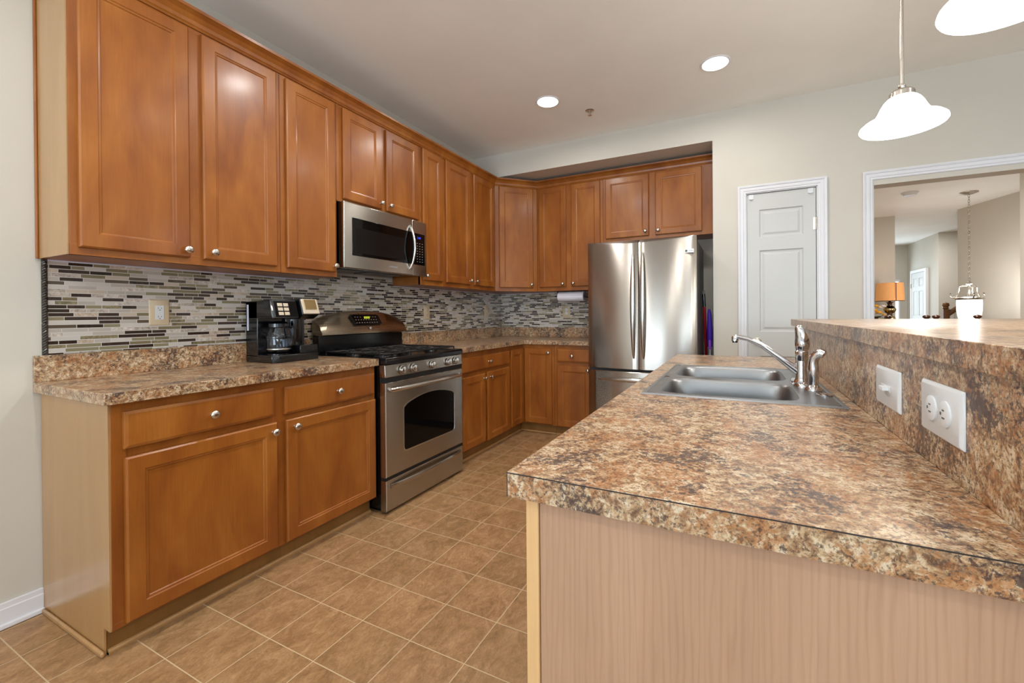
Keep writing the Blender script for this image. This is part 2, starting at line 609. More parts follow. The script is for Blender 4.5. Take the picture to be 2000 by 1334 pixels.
# hall
m = M(); m.box(4.8, 6.38, 12.9, 13.02, 0, ZC); struct(m.build('wall_hall_end', 'wall_paint'))
m = M(); m.box(6.27, 6.39, 11.07, 12.9, 0, ZC); struct(m.build('wall_hall_right', 'wall_paint'))
m = M(); m.box(6.39, 8.1, 11.07, 11.19, 0, ZC); m.box(8.1, 8.2, 8.5, 11.2, 0, ZC); m.box(5.83, 8.2, 8.5, 8.6, 0, ZC); struct(m.build('wall_stair', 'wall_paint'))


# casings: moulded profile swept round the opening with mitred corners
def casing(name, x0, x1, zt, y, w=0.06):
    prof = [(0, 0), (0, 0.019), (w * 0.10, 0.019), (w * 0.26, 0.016), (w * 0.32, 0.011), (w * 0.40, 0.0135), (w * 0.66, 0.0125), (w * 0.74, 0.009), (w * 0.94, 0.008), (w, 0.004), (w, 0)]
    loops = []
    for k in range(4):
        l = []
        for d, t in prof:
            x = x0 + d if k < 2 else x1 - d
            z = zt - d if k in (1, 2) else 0.0
            l.append((x, y - t, z))
        loops.append(l)
    m = M(); m.rings(loops)
    return struct(m.build(name, 'white_trim'))


casing('trim_1', 2.509, 3.099, 2.166, Y1, 0.058)
casing('trim_2', 3.311, 5.36, 2.160, Y1, 0.06)
m = M(); m.box(D0, D0 + 0.006, Y1, Y1 + 0.12, 0, DT); m.box(D1 - 0.006, D1, Y1, Y1 + 0.12, 0, DT); m.box(D0, D1, Y1, Y1 + 0.12, DT - 0.006, DT)
struct(m.build('trim_3', 'white_trim'))
m = M(); m.box(O0 - 0.001, O0 + 0.004, Y1, Y1 + 0.12, 0, OT)
struct(m.build('trim_4', 'white_trim'))
m = M(); m.box(D0, D1, Y1 + 0.07, Y1 + 0.1, 0, DT)  # dark sheet behind the leaf, standing in for shade in the door gaps
struct(m.build('door_gap_shade', 'dark_gap'))


def rect(x0, x1, z0, z1, y): return [(x0, y, z0), (x1, y, z0), (x1, y, z1), (x0, y, z1)]


def panel_door(m, w, h, th, panels, y0=0.0):
    """moulded door slab; front at y0 facing -Y; panels = (x0,x1,z0,z1)"""
    xs = sorted({0, w} | {p[0] for p in panels} | {p[1] for p in panels})
    zs = sorted({0, h} | {p[2] for p in panels} | {p[3] for p in panels})
    for i in range(len(xs) - 1):
        for j in range(len(zs) - 1):
            if any(p[0] <= xs[i] and xs[i + 1] <= p[1] and p[2] <= zs[j] and zs[j + 1] <= p[3] for p in panels): continue
            m.add(rect(xs[i], xs[i + 1], zs[j], zs[j + 1], y0), [(0, 1, 2, 3)])
    for a, b, c, d in panels:
        loops = []
        for ins, dy in ((0, 0), (0.008, 0.009), (0.020, 0.010), (0.036, 0.004)):
            loops.append(rect(a + ins, b - ins, c + ins, d - ins, y0 + dy))
        m.rings(loops, False, True)
    m.box(0, w, y0 + 0.012, y0 + th, 0, h)
    m.add([(0, y0, 0), (w, y0, 0), (w, y0 + th, 0), (0, y0 + th, 0)], [(0, 1, 2, 3)])
    for x in (0, w): m.add([(x, y0, 0), (x, y0 + 0.012, 0), (x, y0 + 0.012, h), (x, y0, h)], [(0, 1, 2, 3)])
    m.add([(0, y0, h), (w, y0, h), (w, y0 + 0.012, h), (0, y0 + 0.012, h)], [(0, 1, 2, 3)])


# pantry door (door_1)
d1 = bpy.data.objects.new('door_1', None); C.objects.link(d1); d1.location = (2.574, Y1 + 0.012, 0.012); struct(d1)
m = M(); panel_door(m, 0.458, 2.088, 0.035, [(0.085, 0.378, 1.745, 1.962), (0.085, 0.378, 1.005, 1.643), (0.085, 0.378, 0.22, 0.815)])
m.build('door_leaf', 'door_white', d1)
m = M(); m.lathe([(0.027, 0), (0.027, 0.005), (0.012, 0.009), (0.010, 0.03), (0.020, 0.036), (0.026, 0.046), (0.025, 0.058), (0.016, 0.066), (0.001, 0.068)], (0.068, 0, 0.93), '-Y')
m.build('door_knob', 'nickel', d1, True)
for hz in (0.25, 1.82):
    m = M(); m.cyl((0.463, -0.008, hz - 0.045), 0.006, 0.09); m.box(0.44, 0.462, -0.003, 0.0, hz - 0.045, hz + 0.045)
    m.build('hinge', 'nickel', d1, True)
for hx in (0.012, 0.408):
    m = M(); m.box(hx, hx + 0.035, -0.004, -0.0005, 2.05, 2.088); m.box(hx + 0.008, hx + 0.027, -0.014, -0.004, 2.045, 2.052)
    m.build('door_hook', 'white_plastic', d1, bevel=0.001)

# baseboards
m = M(); m.box(0, 0.012, -4.08, 0.022, 0, 0.095); m.box(0.0, 0.016, -4.08, 0.022, 0.0, 0.075); m.box(0, 0.026, -4.08, 0.022, 0, 0.018)
struct(m.build('baseboard_left', 'white_trim', bevel=0.004))
m = M(); m.box(XR, 2.509, Y1 - 0.013, Y1, 0, 0.1); m.box(3.099, 3.311, Y1 - 0.013, Y1, 0, 0.1)
struct(m.build('baseboard_back', 'white_trim', bevel=0.003))

# ------------------------------------------------------------------ cabinets


def knob(parent, x, z, y=-0.02):
    m = M()
    m.lathe([(0.0075, 0), (0.006, 0.003), (0.005, 0.012), (0.008, 0.017), (0.0155, 0.021), (0.0165, 0.025), (0.013, 0.0295), (0.006, 0.0315), (0.0005, 0.032)], (x, y, z), '-Y', 20)
    return m.build('knob', 'nickel', parent, True)


def front_panel(m, x0, x1, z0, z1, y=0.0, t=0.02, fw=0.052, drawer=False):
    """door or drawer front between y-t (face) and y"""
    yf = y - t
    L = [rect(x0, x1, z0, z1, y - 0.001), rect(x0, x1, z0, z1, yf + 0.005)]
    if drawer:
        L += [rect(x0 + 0.002, x1 - 0.002, z0 + 0.002, z1 - 0.002, yf + 0.0035), rect(x0 + 0.011, x1 - 0.011, z0 + 0.011, z1 - 0.011, yf)]
    else:
        L += [rect(x0 + 0.0055, x1 - 0.0055, z0 + 0.0055, z1 - 0.0055, yf),
              rect(x0 + fw, x1 - fw, z0 + fw, z1 - fw, yf),
              rect(x0 + fw + 0.003, x1 - fw - 0.003, z0 + fw + 0.003, z1 - fw - 0.003, yf + 0.003),
              rect(x0 + fw + 0.010, x1 - fw - 0.010, z0 + fw + 0.010, z1 - fw - 0.010, yf + 0.0045),
              rect(x0 + fw + 0.013, x1 - fw - 0.013, z0 + fw + 0.013, z1 - fw - 0.013, yf + 0.008)]
    m.rings(L)


def cabinet(name, label, loc, rotz, w, depth, z0, z1, fronts, toe=None, group=None, body=None):
    """local frame: x along the face, front of face frame at y=0 facing -Y"""
    t = thing(name, label, 'cabinet', loc, rotz, group)
    m = M()
    m.box(0.0, w, 0.019, depth, z0, z1)
    m.build('carcass', 'honey_maple', t)
    # face frame: boards between the fronts
    m = M()
    m.box(0, w, 0.002, 0.019, z0, z1)
    xs = sorted({(f[1], f[2]) for f in fronts})
    m.box(0, xs[0][0] + 0.012, 0, 0.018, z0, z1)
    for a, b in zip(xs[:-1], xs[1:]):
        if b[0] > a[1]: m.box(a[1] - 0.012, b[0] + 0.012, 0, 0.018, z0, z1)
    m.box(xs[-1][1] - 0.012, w, 0, 0.018, z0, z1)
    m.box(0, w, -0.0003, 0.017, z0, min(f[3] for f in fronts) + 0.012)
    m.box(0, w, -0.0003, 0.017, max(f[4] for f in fronts) - 0.012, z1)
    m.build('face_frame', 'honey_maple', t, bevel=0.0008)
    for f in fronts:
        kind, a, b, c, d = f[:5]
        m = M()
        front_panel(m, a, b, c, d, 0.0, drawer=(kind == 'drawer'))
        o = m.build(kind, 'honey_maple', t)
        if len(f) > 5 and f[5]: knob(o, f[5][0], f[5][1])
    if toe:
        m = M(); m.box(toe[0], toe[1], toe[2], toe[2] + 0.02, 0, z0)
        m.box(toe[0], toe[1], toe[2] + 0.02, depth, 0, z0)
        m.build('toe_kick', 'toe_maple', t)
        m = M(); m.tube([(toe[0], toe[2] - 0.001, 0.006), (toe[1], toe[2] - 0.001, 0.006)], 0.012, 10)
        m.box(toe[0], toe[1], toe[2] - 0.012, toe[2], 0, 0.008)
        m.build('shoe_molding', 'maple_side_laminate', t, True, label='lighter quarter round strip at the floor')
    return t


XU = 0.285
ZB, ZT = 1.405, 2.50
UD = 0.283
# left wall upper cabinets (rot 90: local x = +y, front faces +x)
H = PI / 2


def upper(name, label, y0, y1, fronts, z0=ZB):
    fr = [(k, a - y0, b - y0, c, d, (kn[0] - y0, kn[1])) for k, a, b, c, d, kn in fronts]
    return cabinet(name, label, (XU, y0, 0), H, y1 - y0, UD, z0, ZT, fr)


DZ0, DZ1 = 1.434, 2.466
u1 = upper('wall_cabinet', 'tall two-door maple wall cabinet nearest the left wall end, above the outlet and coffee maker', 0.022, 0.829,
           [('door', 0.045, 0.402, DZ0, DZ1, (0.386, 1.467)), ('door', 0.455, 0.803, DZ0, DZ1, (0.492, 1.468))])
m = M(); m.box(-0.004, 0.0, 0.004, UD, ZB, ZT)
m.build('side_panel', 'maple_side_laminate', u1, label='pale tan laminate end panel')
m = M(); m.box(-0.012, -0.004, UD - 0.014, UD, ZB, ZT)
m.build('scribe_molding', 'honey_maple', u1, bevel=0.003)
upper('wall_cabinet', 'single-door maple wall cabinet directly left of the microwave', 0.831, 1.189,
      [('door', 0.860, 1.170, DZ0, DZ1, (1.155, 1.470))])
upper('wall_cabinet', 'short two-door maple wall cabinet directly above the microwave', 1.191, 1.949,
      [('door', 1.229, 1.549, 1.899, DZ1, (1.533, 1.938)), ('door', 1.592, 1.925, 1.899, DZ1, (1.615, 1.937))], 1.878)
upper('wall_cabinet', 'narrow single-door maple wall cabinet directly right of the microwave', 1.951, 2.240,
      [('door', 1.976, 2.222, 1.442, 2.474, (1.998, 1.474))])
upper('wall_cabinet', 'two-door maple wall cabinet between the narrow cabinet and the corner cabinet', 2.242, 3.078,
      [('door', 2.268, 2.628, 1.442, 2.474, (2.612, 1.476)), ('door', 2.688, 3.050, 1.442, 2.474, (2.708, 1.478))])
# corner diagonal upper
cx0, cy0 = XU, 3.082
cx1, cy1 = 0.614, Y2 - XU
dl = math.hypot(cx1 - cx0, cy1 - cy0)
t = thing('corner_wall_cabinet', 'diagonal corner maple wall cabinet where the two cabinet runs meet', 'cabinet', (cx0, cy0, 0), PI / 4)
Ti = Matrix.Rotation(-PI / 4, 4, 'Z') @ Matrix.Translation((-cx0, -cy0, 0))
m = M(Ti); e_ = 0.013
m.prism([(0.001, cy0), (cx0 - e_, cy0 + 0.0), (cx1 - 0.0, cy1 + e_), (cx1, Y2 - 0.001), (0.001, Y2 - 0.001)], ZB, ZT)
m.build('carcass', 'honey_maple', t)
m = M(); m.box(0.004, dl - 0.004, 0, 0.015, ZB, ZT); m.build('face_frame', 'honey_maple', t, bevel=0.0008)
m = M(); front_panel(m, 0.048, dl - 0.055, 1.442, 2.474); o = m.build('door', 'honey_maple', t); knob(o, dl - 0.078, 1.474)

YB = Y2 - XU   # alcove face plane


def upperb(name, label, x0, x1, fronts, z0=ZB):
    fr = [(k, a - x0, b - x0, c, d, (kn[0] - x0, kn[1])) for k, a, b, c, d, kn in fronts]
    return cabinet(name, label, (x0, YB, 0), 0, x1 - x0, UD, z0, ZT, fr)


upperb('wall_cabinet', 'two-door maple wall cabinet above the paper towel roll, left of the refrigerator', 0.616, 1.322,
       [('door', 0.640, 0.938, 1.445, 2.474, (0.905, 1.474)), ('door', 0.996, 1.296, 1.445, 2.474, (1.018, 1.474))])
upperb('wall_cabinet', 'short two-door maple wall cabinet above the refrigerator', 1.324, XR - 0.002,
       [('door', 1.352, 1.764, 1.892, 2.468, (1.732, 1.934)), ('door', 1.824, 2.224, 1.892, 2.464, (1.848, 1.932))], 1.862)

# crown molding along the whole run
path = [(0.003, 0.019), (XU, 0.019), (XU, cy0), (cx1, cy1), (XR - 0.003, YB)]
prof = [(-0.012, 2.478), (0.006, 2.478), (0.010, 2.486), (0.014, 2.490), (0.018, 2.505), (0.030, 2.524), (0.046, 2.536), (0.050, 2.538), (0.052, 2.550), (-0.012, 2.550)]


def offset_path(pts, d):
    out = []
    ns = []
    for a, b in zip(pts[:-1], pts[1:]):
        dx, dy = b[0] - a[0], b[1] - a[1]; l = math.hypot(dx, dy); ns.append((dy / l, -dx / l))
    for i, p in enumerate(pts):
        if i == 0: nx, ny = ns[0]; k = 1
        elif i == len(pts) - 1: nx, ny = ns[-1]; k = 1
        else:
            nx, ny = ns[i - 1][0] + ns[i][0], ns[i - 1][1] + ns[i][1]
            l = math.hypot(nx, ny); nx /= l; ny /= l
            k = 1 / (nx * ns[i][0] + ny * ns[i][1])
        out.append((p[0] + nx * d * k, p[1] + ny * d * k))
    return out


offs = [offset_path(path, d) for d, z in prof]
loops = [[(offs[j][i][0], offs[j][i][1], prof[j][1]) for j in range(len(prof))] for i in range(len(path))]
m = M(); m.rings(loops)
tag(m.build('crown_molding', 'honey_maple'), 'stepped maple crown molding running along the tops of all wall cabinets', 'molding')

# ---- base cabinets
XF = 0.58
TZ = 0.095


def base(label, y0, y1, fronts, toe0=0.0):
    fr = [(k, a - y0, b - y0, c, d, (kn[0] - y0, kn[1]) if kn else None) for k, a, b, c, d, kn in fronts]
    return cabinet('base_cabinet', label, (XF, y0, 0), H, y1 - y0, XF - 0.003, TZ, 0.873, fr, toe=(toe0, y1 - y0, 0.048))


b1 = base('wide maple base cabinet with two drawers and two doors, left of the range', 0.027, 1.198,
          [('drawer', 0.057, 0.587, 0.712, 0.842, (0.330, 0.776)), ('door', 0.060, 0.600, 0.106, 0.681, (0.580, 0.641)),
           ('drawer', 0.638, 1.184, 0.708, 0.836, (0.930, 0.771)), ('door', 0.644, 1.190, 0.104, 0.680, (0.686, 0.643))], toe0=0.002)
m = M()
m.prism([(0.0, 0.0), (0.0, 0.0)], 0, 0) if False else None
# end panel with toe notch (local: x across thickness, y depth)
pl = [(0.002, TZ), (0.002, 0.873), (XF - 0.003, 0.873), (XF - 0.003, 0.0), (0.046, 0.0), (0.046, TZ)]
m.rings([[(-0.006, y, z) for y, z in pl], [(0.0, y, z) for y, z in pl]])
m.build('side_panel', 'maple_side_laminate', b1, label='pale tan laminate end panel')
m = M(); m.box(-0.018, -0.006, 0.035, XF - 0.026, 0, 0.02)
m.build('shoe_molding', 'maple_side_laminate', b1, bevel=0.006)
base('maple base cabinet with one drawer over two doors, right of the range', 2.030, 2.826,
     [('drawer', 2.062, 2.812, 0.712, 0.832, (2.448, 0.77)), ('door', 2.062, 2.390, 0.106, 0.676, (2.368, 0.638)),
      ('door', 2.430, 2.808, 0.100, 0.682, (2.470, 0.637))])
# corner base cabinet with two folding door leaves meeting in the inner corner
t = thing('corner_base_cabinet', 'maple corner base cabinet with a two-leaf door folded around the inside corner', 'cabinet', (0, 0, 0))
YF = Y2 - XF   # 3.116
m = M(); m.prism([(0.003, 2.828), (XF - 0.019, 2.828), (XF - 0.019, YF + 0.019), (0.918, YF + 0.019), (0.918, Y2 - 0.003), (0.003, Y2 - 0.003)], TZ, 0.873)
m.build('carcass', 'honey_maple', t)
m = M(); m.prism([(XF - 0.018, 2.828), (XF, 2.828), (XF, YF), (0.918, YF), (0.918, YF + 0.018), (XF - 0.018, YF + 0.018)], TZ, 0.873)
m.build('face_frame', 'honey_maple', t)
T90 = Matrix.Translation((XF, 0, 0)) @ Matrix.Rotation(H, 4, 'Z')
m = M(T90); front_panel(m, 2.850, YF - 0.016, 0.106, 0.836); m.build('door', 'honey_maple', t)
m = M(Matrix.Translation((0, YF, 0))); front_panel(m, XF + 0.026, 0.896, 0.106, 0.836); o = m.build('door', 'honey_maple', t)
m = M(); m.lathe([(0.0075, 0), (0.006, 0.003), (0.005, 0.012), (0.008, 0.017), (0.0155, 0.021), (0.0165, 0.025), (0.013, 0.0295), (0.0005, 0.032)], (0.868, YF - 0.02, 0.797), '-Y', 20)
m.build('knob', 'nickel', o, True)
m = M(); m.prism([(XF - 0.068, 2.828), (XF - 0.048, 2.828), (XF - 0.048, YF + 0.048), (0.918, YF + 0.048), (0.918, YF + 0.068), (XF - 0.068, YF + 0.068)], 0, TZ)
m.build('toe_kick', 'toe_maple', t)
m = M(); m.prism([(XF - 0.05, 2.828), (XF - 0.035, 2.828), (XF - 0.035, YF + 0.035), (0.918, YF + 0.035), (0.918, YF + 0.05), (XF - 0.05, YF + 0.05)], 0, 0.016)
m.build('shoe_molding', 'maple_side_laminate', t, bevel=0.005)
cabinet('base_cabinet', 'narrow maple base cabinet with one drawer over one door, left of the refrigerator', (0.920, YF, 0), 0, 0.395, XF - 0.003, TZ, 0.873,
        [('drawer', 0.034, 0.372, 0.716, 0.836, (0.19, 0.773)), ('door', 0.034, 0.372, 0.100, 0.680, (0.345, 0.645))], toe=(0.0, 0.395, 0.048))

# ------------------------------------------------------------------ countertops, backsplash
CT, CB = 0.914, 0.8745
XC = 0.616
t = thing('countertop', 'speckled brown laminate countertop left of the range, under the coffee maker', 'countertop')
m = M(); m.box(0.001, XC, 0.0, 1.2, CB, CT); m.build('slab', 'laminate', t, bevel=0.002)
m = M(); m.box(0.001, 0.020, 0.0, 1.2, CT, 1.019); m.build('backsplash_lip', 'laminate', t, bevel=0.002)
t = thing('countertop', 'L-shaped speckled brown laminate countertop from the range around the corner to the refrigerator', 'countertop')
m = M(); m.prism([(0.001, 2.024), (XC, 2.024), (XC, Y2 - XC), (1.318, Y2 - XC), (1.318, Y2 - 0.001), (0.001, Y2 - 0.001)], CB, CT); m.build('slab', 'laminate', t, bevel=0.002)
m = M(); m.prism([(0.001, 2.024), (0.020, 2.024), (0.020, Y2 - 0.02), (1.318, Y2 - 0.02), (1.318, Y2 - 0.001), (0.001, Y2 - 0.001)], CT, 1.019); m.build('backsplash_lip', 'laminate', t, bevel=0.002)

t = thing('tile_backsplash', 'long mosaic backsplash of thin beige, olive and brown strips on the left wall', 'backsplash')
m = M(); m.box(0.0002, 0.008, 0.042, Y2 - 0.0005, 1.0195, 1.398); m.box(0.0, 0.008, 1.202, 2.022, 0.90, 1.0195); m.box(0, 0.008, 1.19, 1.95, 1.398, 1.45)
m.build('mosaic_field', 'mosaic', t)
m = M(); m.box(0.0, 0.009, 0.042, 1.19, 1.398, 1.4045); m.box(0, 0.009, 1.951, Y2 - 0.0005, 1.398, 1.4045); m.build('caulk_strip', 'caulk', t, label='pale caulk line under the cabinets')

t = thing('tile_backsplash', 'short mosaic backsplash of thin strips on the back wall left of the refrigerator', 'backsplash')
m = M(); m.box(0.0085, 1.36, Y2 - 0.008, Y2 - 0.0002, 1.0195, 1.398); m.build('mosaic_field', 'mosaic', t)
m = M(); m.box(0.0095, 1.33, Y2 - 0.009, Y2 - 0.0002, 1.398, 1.4045); m.build('caulk_strip', 'caulk', t)

t = thing('rope_tile_trim', 'dark rope-textured pencil tile trim up the left end of the mosaic backsplash', 'trim', (0.006, 0.033, 1.0195))
for z0, z1 in ((0, 0.126), (0.129, 0.298), (0.301, 0.384)):
    m = M(); m.box(-0.005, 0.001, -0.0075, 0.0075, z0, z1)
    k = int((z1 - z0) / 0.004)
    for ph in (0, PI):
        m.tube([(0.0025 + 0.0032 * math.cos(ph + (z0 + (z1 - z0) * i / k) * 300), 0.0040 * math.sin(ph + (z0 + (z1 - z0) * i / k) * 300), z0 + (z1 - z0) * i / k) for i in range(k + 1)], 0.0040, 8)
    m.build('rope_tile', 'pencil_tile', t, True)

# ------------------------------------------------------------------ peninsula
PX, PYN, PYF, XB = 2.166, -0.041, 2.13, 2.7985
PZ = 0.9125
PB = PZ - 0.0405
SX0, SX1, SY0, SY1 = 2.226, 2.770, 0.722, 1.540   # sink outline


def ring_slab(m, outer, inner, z0, z1):
    def r4(b, z): return [(b[0], b[2], z), (b[1], b[2], z), (b[1], b[3], z), (b[0], b[3], z)]
    m.rings([r4(outer, z0), r4(outer, z1), r4(inner, z1), r4(inner, z0), r4(outer, z0)], False, False)


t = thing('peninsula_countertop', 'broad speckled tan laminate peninsula countertop in the foreground holding the sink', 'countertop')
m = M(); ring_slab(m, (PX, XB - 0.001, PYN, PYF), (SX0 + 0.025, SX1 - 0.022, SY0 + 0.025, SY1 - 0.025), PB, PZ)
m.build('slab', 'laminate', t, bevel=0.0012)
m = M(); m.box(PX - 0.0006, XB - 0.001, PYN - 0.0006, PYN + 0.0004, PZ - 0.0022, PZ - 0.0006)
m.box(PX - 0.0006, PX + 0.0004, PYN, PYN + 0.0008, PB, PZ - 0.0006)
m.build('edge_seam', 'dark_seam', t, label='thin dark laminate seam')

t = thing('peninsula_cabinet', 'peninsula base cabinet under the sink with pale birch end panel', 'cabinet')
m = M(); m.box(2.212, XB - 0.001, -0.004, SY0 - 0.03, 0.09, PB - 0.0005)
m.box(2.212, XB - 0.001, SY1 + 0.03, 2.09, 0.09, PB - 0.0005)
m.box(2.212, XB - 0.001, SY0 - 0.03, SY1 + 0.03, 0.09, 0.66)
m.box(2.212, 2.232, SY0 - 0.03, SY1 + 0.03, 0.66, PB - 0.0005)
m.box(2.26, XB - 0.001, -0.004, 2.09, 0.0, 0.09)
m.build('carcass', 'honey_maple', t)
m = M(); m.box(2.216, XB - 0.001, -0.022, -0.004, 0, PB - 0.0005); m.build('end_panel', 'birch_panel', t, label='pale pinkish birch veneer end panel')
m = M(); m.box(2.192, 2.2145, -0.026, -0.002, 0, PB - 0.0005); m.build('corner_trim', 'birch_trim', t, bevel=0.002, label='yellowish pale corner strip')
Tm = Matrix.Translation((2.212, 0, 0)) @ Matrix.Rotation(-H, 4, 'Z')     # faces -x
for a, b in ((-0.62, -0.03), (-1.12, -0.66), (-1.60, -1.16), (-2.06, -1.64)):
    m = M(Tm); front_panel(m, a, b, 0.12, 0.66); m.build('door', 'honey_maple', t)
    m = M(Tm); front_panel(m, a, b, 0.70, 0.85, drawer=True); m.build('drawer', 'honey_maple', t)

t = thing('bar_wall', 'laminate-clad raised bar wall behind the sink carrying outlets', 'bar wall')
m = M(); m.box(XB, XB + 0.012, PYN - 0.002, 2.2, 0, 1.0885); m.build('laminate_face', 'laminate', t)
m = M(); m.box(XB + 0.0122, XB + 0.13, PYN - 0.002, 2.2, 0, 1.0885); m.box(XB + 0.13, 3.85, 2.08, 2.2, 0, 1.0885); m.build('stud_wall', 'wall_paint', t)
m = M(); m.prism([(2.786, -0.11), (3.16, -0.11), (3.24, 0.5), (3.50, 1.1), (4.10, 2.29), (2.786, 2.29)], 1.0892, 1.1276)
o = tag(m.build('bar_countertop', 'laminate', bevel=0.0015), 'raised speckled laminate bar top on the bar wall at right', 'countertop')

# ---- sink


def superell(cx, cy, a, b, k, n_, z):
    out = []
    for i in range(n_):
        th = 2 * PI * (i + 0.5) / n_
        c_, s_ = math.cos(th), math.sin(th)
        out.append((cx + a * math.copysign(abs(c_) ** (2 / k), c_), cy + b * math.copysign(abs(s_) ** (2 / k), s_), z))
    return out


def sq(cx, cy, x0, x1, y0, y1, n_, z):
    out = []
    for i in range(n_):
        th = 2 * PI * (i + 0.5) / n_
        c_, s_ = math.cos(th), math.sin(th)
        mx = (x1 - cx) if c_ > 0 else (cx - x0)
        my = (y1 - cy) if s_ > 0 else (cy - y0)
        # scale to unit square direction
        k = 1 / max(abs(c_), abs(s_))
        out.append((cx + c_ * k * mx, cy + s_ * k * my, z))
    return out


t = thing('kitchen_sink', 'double-bowl stainless steel drop-in sink set into the peninsula countertop', 'sink', (0, 0, 0))
m = M(); zt = PZ + 0.004
ymid = 1.125
NS = 64
# rim edge ring
m.rings([[(SX0, SY0, PZ + .0003), (SX1, SY0, PZ + .0003), (SX1, SY1, PZ + .0003), (SX0, SY1, PZ + .0003)],
         [(SX0 + 0.004, SY0 + 0.004, zt + 0.0012), (SX1 - 0.004, SY0 + 0.004, zt + 0.0012), (SX1 - 0.004, SY1 - 0.004, zt + 0.0012), (SX0 + 0.004, SY1 - 0.004, zt + 0.0012)],
         [(SX0 + 0.011, SY0 + 0.011, zt + 0.0006), (SX1 - 0.011, SY0 + 0.011, zt + 0.0006), (SX1 - 0.011, SY1 - 0.011, zt + 0.0006), (SX0 + 0.011, SY1 - 0.011, zt + 0.0006)],
         [(SX0 + 0.014, SY0 + 0.014, zt - 0.0015), (SX1 - 0.014, SY0 + 0.014, zt - 0.0015), (SX1 - 0.014, SY1 - 0.014, zt - 0.0015), (SX0 + 0.014, SY1 - 0.014, zt - 0.0015)]], False, False)
zd = zt - 0.0015
for (ya, yb, bya, byb) in ((SY0 + 0.014, ymid, 0.765, 1.095), (ymid, SY1 - 0.014, 1.158, 1.502)):
    cx_, cy_ = 2.468, (bya + byb) / 2
    a_, b_ = 0.201, (byb - bya) / 2
    loops = [sq(cx_, cy_, SX0 + 0.014, SX1 - 0.014, ya, yb, NS, zd)]
    for ins, dz, kk in ((0.0, 0.0, 6), (-0.003 + 0.006, -0.003, 6), (0.008, -0.010, 6), (0.014, -0.05, 5.5), (0.022, -0.13, 5), (0.034, -0.165, 4.5), (0.06, -0.178, 4), (0.12, -0.182, 3)):
        loops.append(superell(cx_, cy_, a_ - ins, b_ - ins, kk, NS, zd + dz))
    m.rings(loops, False, True)
m.build('basin', 'sink_steel', t, True)
for cy_ in (0.93, 1.33):
    m = M(); m.lathe([(0.043, 0), (0.043, 0.003), (0.034, 0.004), (0.03, 0.001), (0.001, 0.001)], (2.468, cy_, zd - 0.182), 'Z'); m.build('drain', 'chrome', t, True)
m = M(); m.lathe([(0.023, 0), (0.023, 0.003), (0.016, 0.005), (0.001, 0.005)], (2.742, 0.905, zd + 0.0002), 'Z'); m.build('hole_cover', 'chrome', t, True)

# ---- faucet
FX, FY = 2.702, 1.08
fz = zd
t = thing('kitchen_faucet', 'single-lever chrome kitchen faucet with a long low spout behind the sink bowls', 'faucet', (FX, FY, fz))
m = M()
pl = superell(0, 0.03, 0.030, 0.085, 3, 40, 0)
m.rings([pl, [(x, y, 0.006) for x, y, z in pl], [(x * 0.85, 0.03 + (y - 0.03) * 0.95, 0.012) for x, y, z in pl], [(x * 0.4, 0.03 + (y - 0.03) * 0.8, 0.014) for x, y, z in pl]])
m.build('base_plate', 'chrome', t, True)
m = M(); m.lathe([(0.026, 0.012), (0.021, 0.022), (0.019, 0.03), (0.019, 0.085), (0.0185, 0.088), (0.0195, 0.090), (0.0195, 0.118), (0.016, 0.122), (0.001, 0.122)], (0, 0, 0), 'Z', 28)
m.build('body', 'chrome', t, True)
m = M()
sp = [(-0.012, 0, 0.050), (-0.030, 0.0, 0.064), (-0.075, 0.0, 0.101), (-0.125, 0.0, 0.140), (-0.165, 0.0, 0.158), (-0.195, 0, 0.165), (-0.205, 0, 0.164)]
m.tube(sp, [0.0125, 0.012, 0.0105, 0.0095, 0.009, 0.009, 0.009], 16, ry=[0.015, 0.0135, 0.010, 0.009, 0.0085, 0.0085, 0.009])
m.lathe([(0.0095, 0), (0.0115, 0.004), (0.0115, 0.018), (0.0001, 0.018)], (-0.207, 0, 0.168), '-Z', 20)
m.build('spout', 'chrome', t, True)
m = M(); m.lathe([(0.0090, 0), (0.0090, 0.006), (0.0001, 0.006)], (-0.207, 0, 0.150), '-Z', 16); m.build('aerator', 'black_plastic', t, True)
m = M()
hp = [(0.0, 0, 0.120), (0.001, 0, 0.128), (0.002, 0, 0.140), (0.001, 0, 0.155), (-0.001, 0, 0.170), (-0.004, 0, 0.184), (-0.007, 0, 0.196), (-0.009, 0, 0.205), (-0.010, 0, 0.209)]
m.tube(hp, [0.0165, 0.0205, 0.0225, 0.0220, 0.0190, 0.0160, 0.0140, 0.0100, 0.003], 22, up=(0, 1, 0))
m.build('lever_handle', 'chrome', t, True)

t = thing('side_sprayer', 'chrome pull-out side sprayer standing beside the faucet', 'sprayer', (2.724, 0.995, fz))
m = M(); m.lathe([(0.026, 0), (0.026, 0.004), (0.020, 0.012), (0.015, 0.018), (0.001, 0.018)], (0, 0, 0.0), 'Z'); m.build('holder', 'chrome', t, True)
m = M(); m.tube([(0, 0, 0.018), (0.001, 0, 0.045), (0.0, 0, 0.07), (0.000, 0, 0.09), (0.003, -0.002, 0.105), (0.010, -0.005, 0.117), (0.020, -0.010, 0.122), (0.028, -0.014, 0.117)],
                [0.014, 0.0155, 0.0160, 0.0145, 0.0145, 0.0155, 0.0160, 0.0125], 18, up=(0, 1, 0))
m.build('spray_head', 'chrome', t, True)


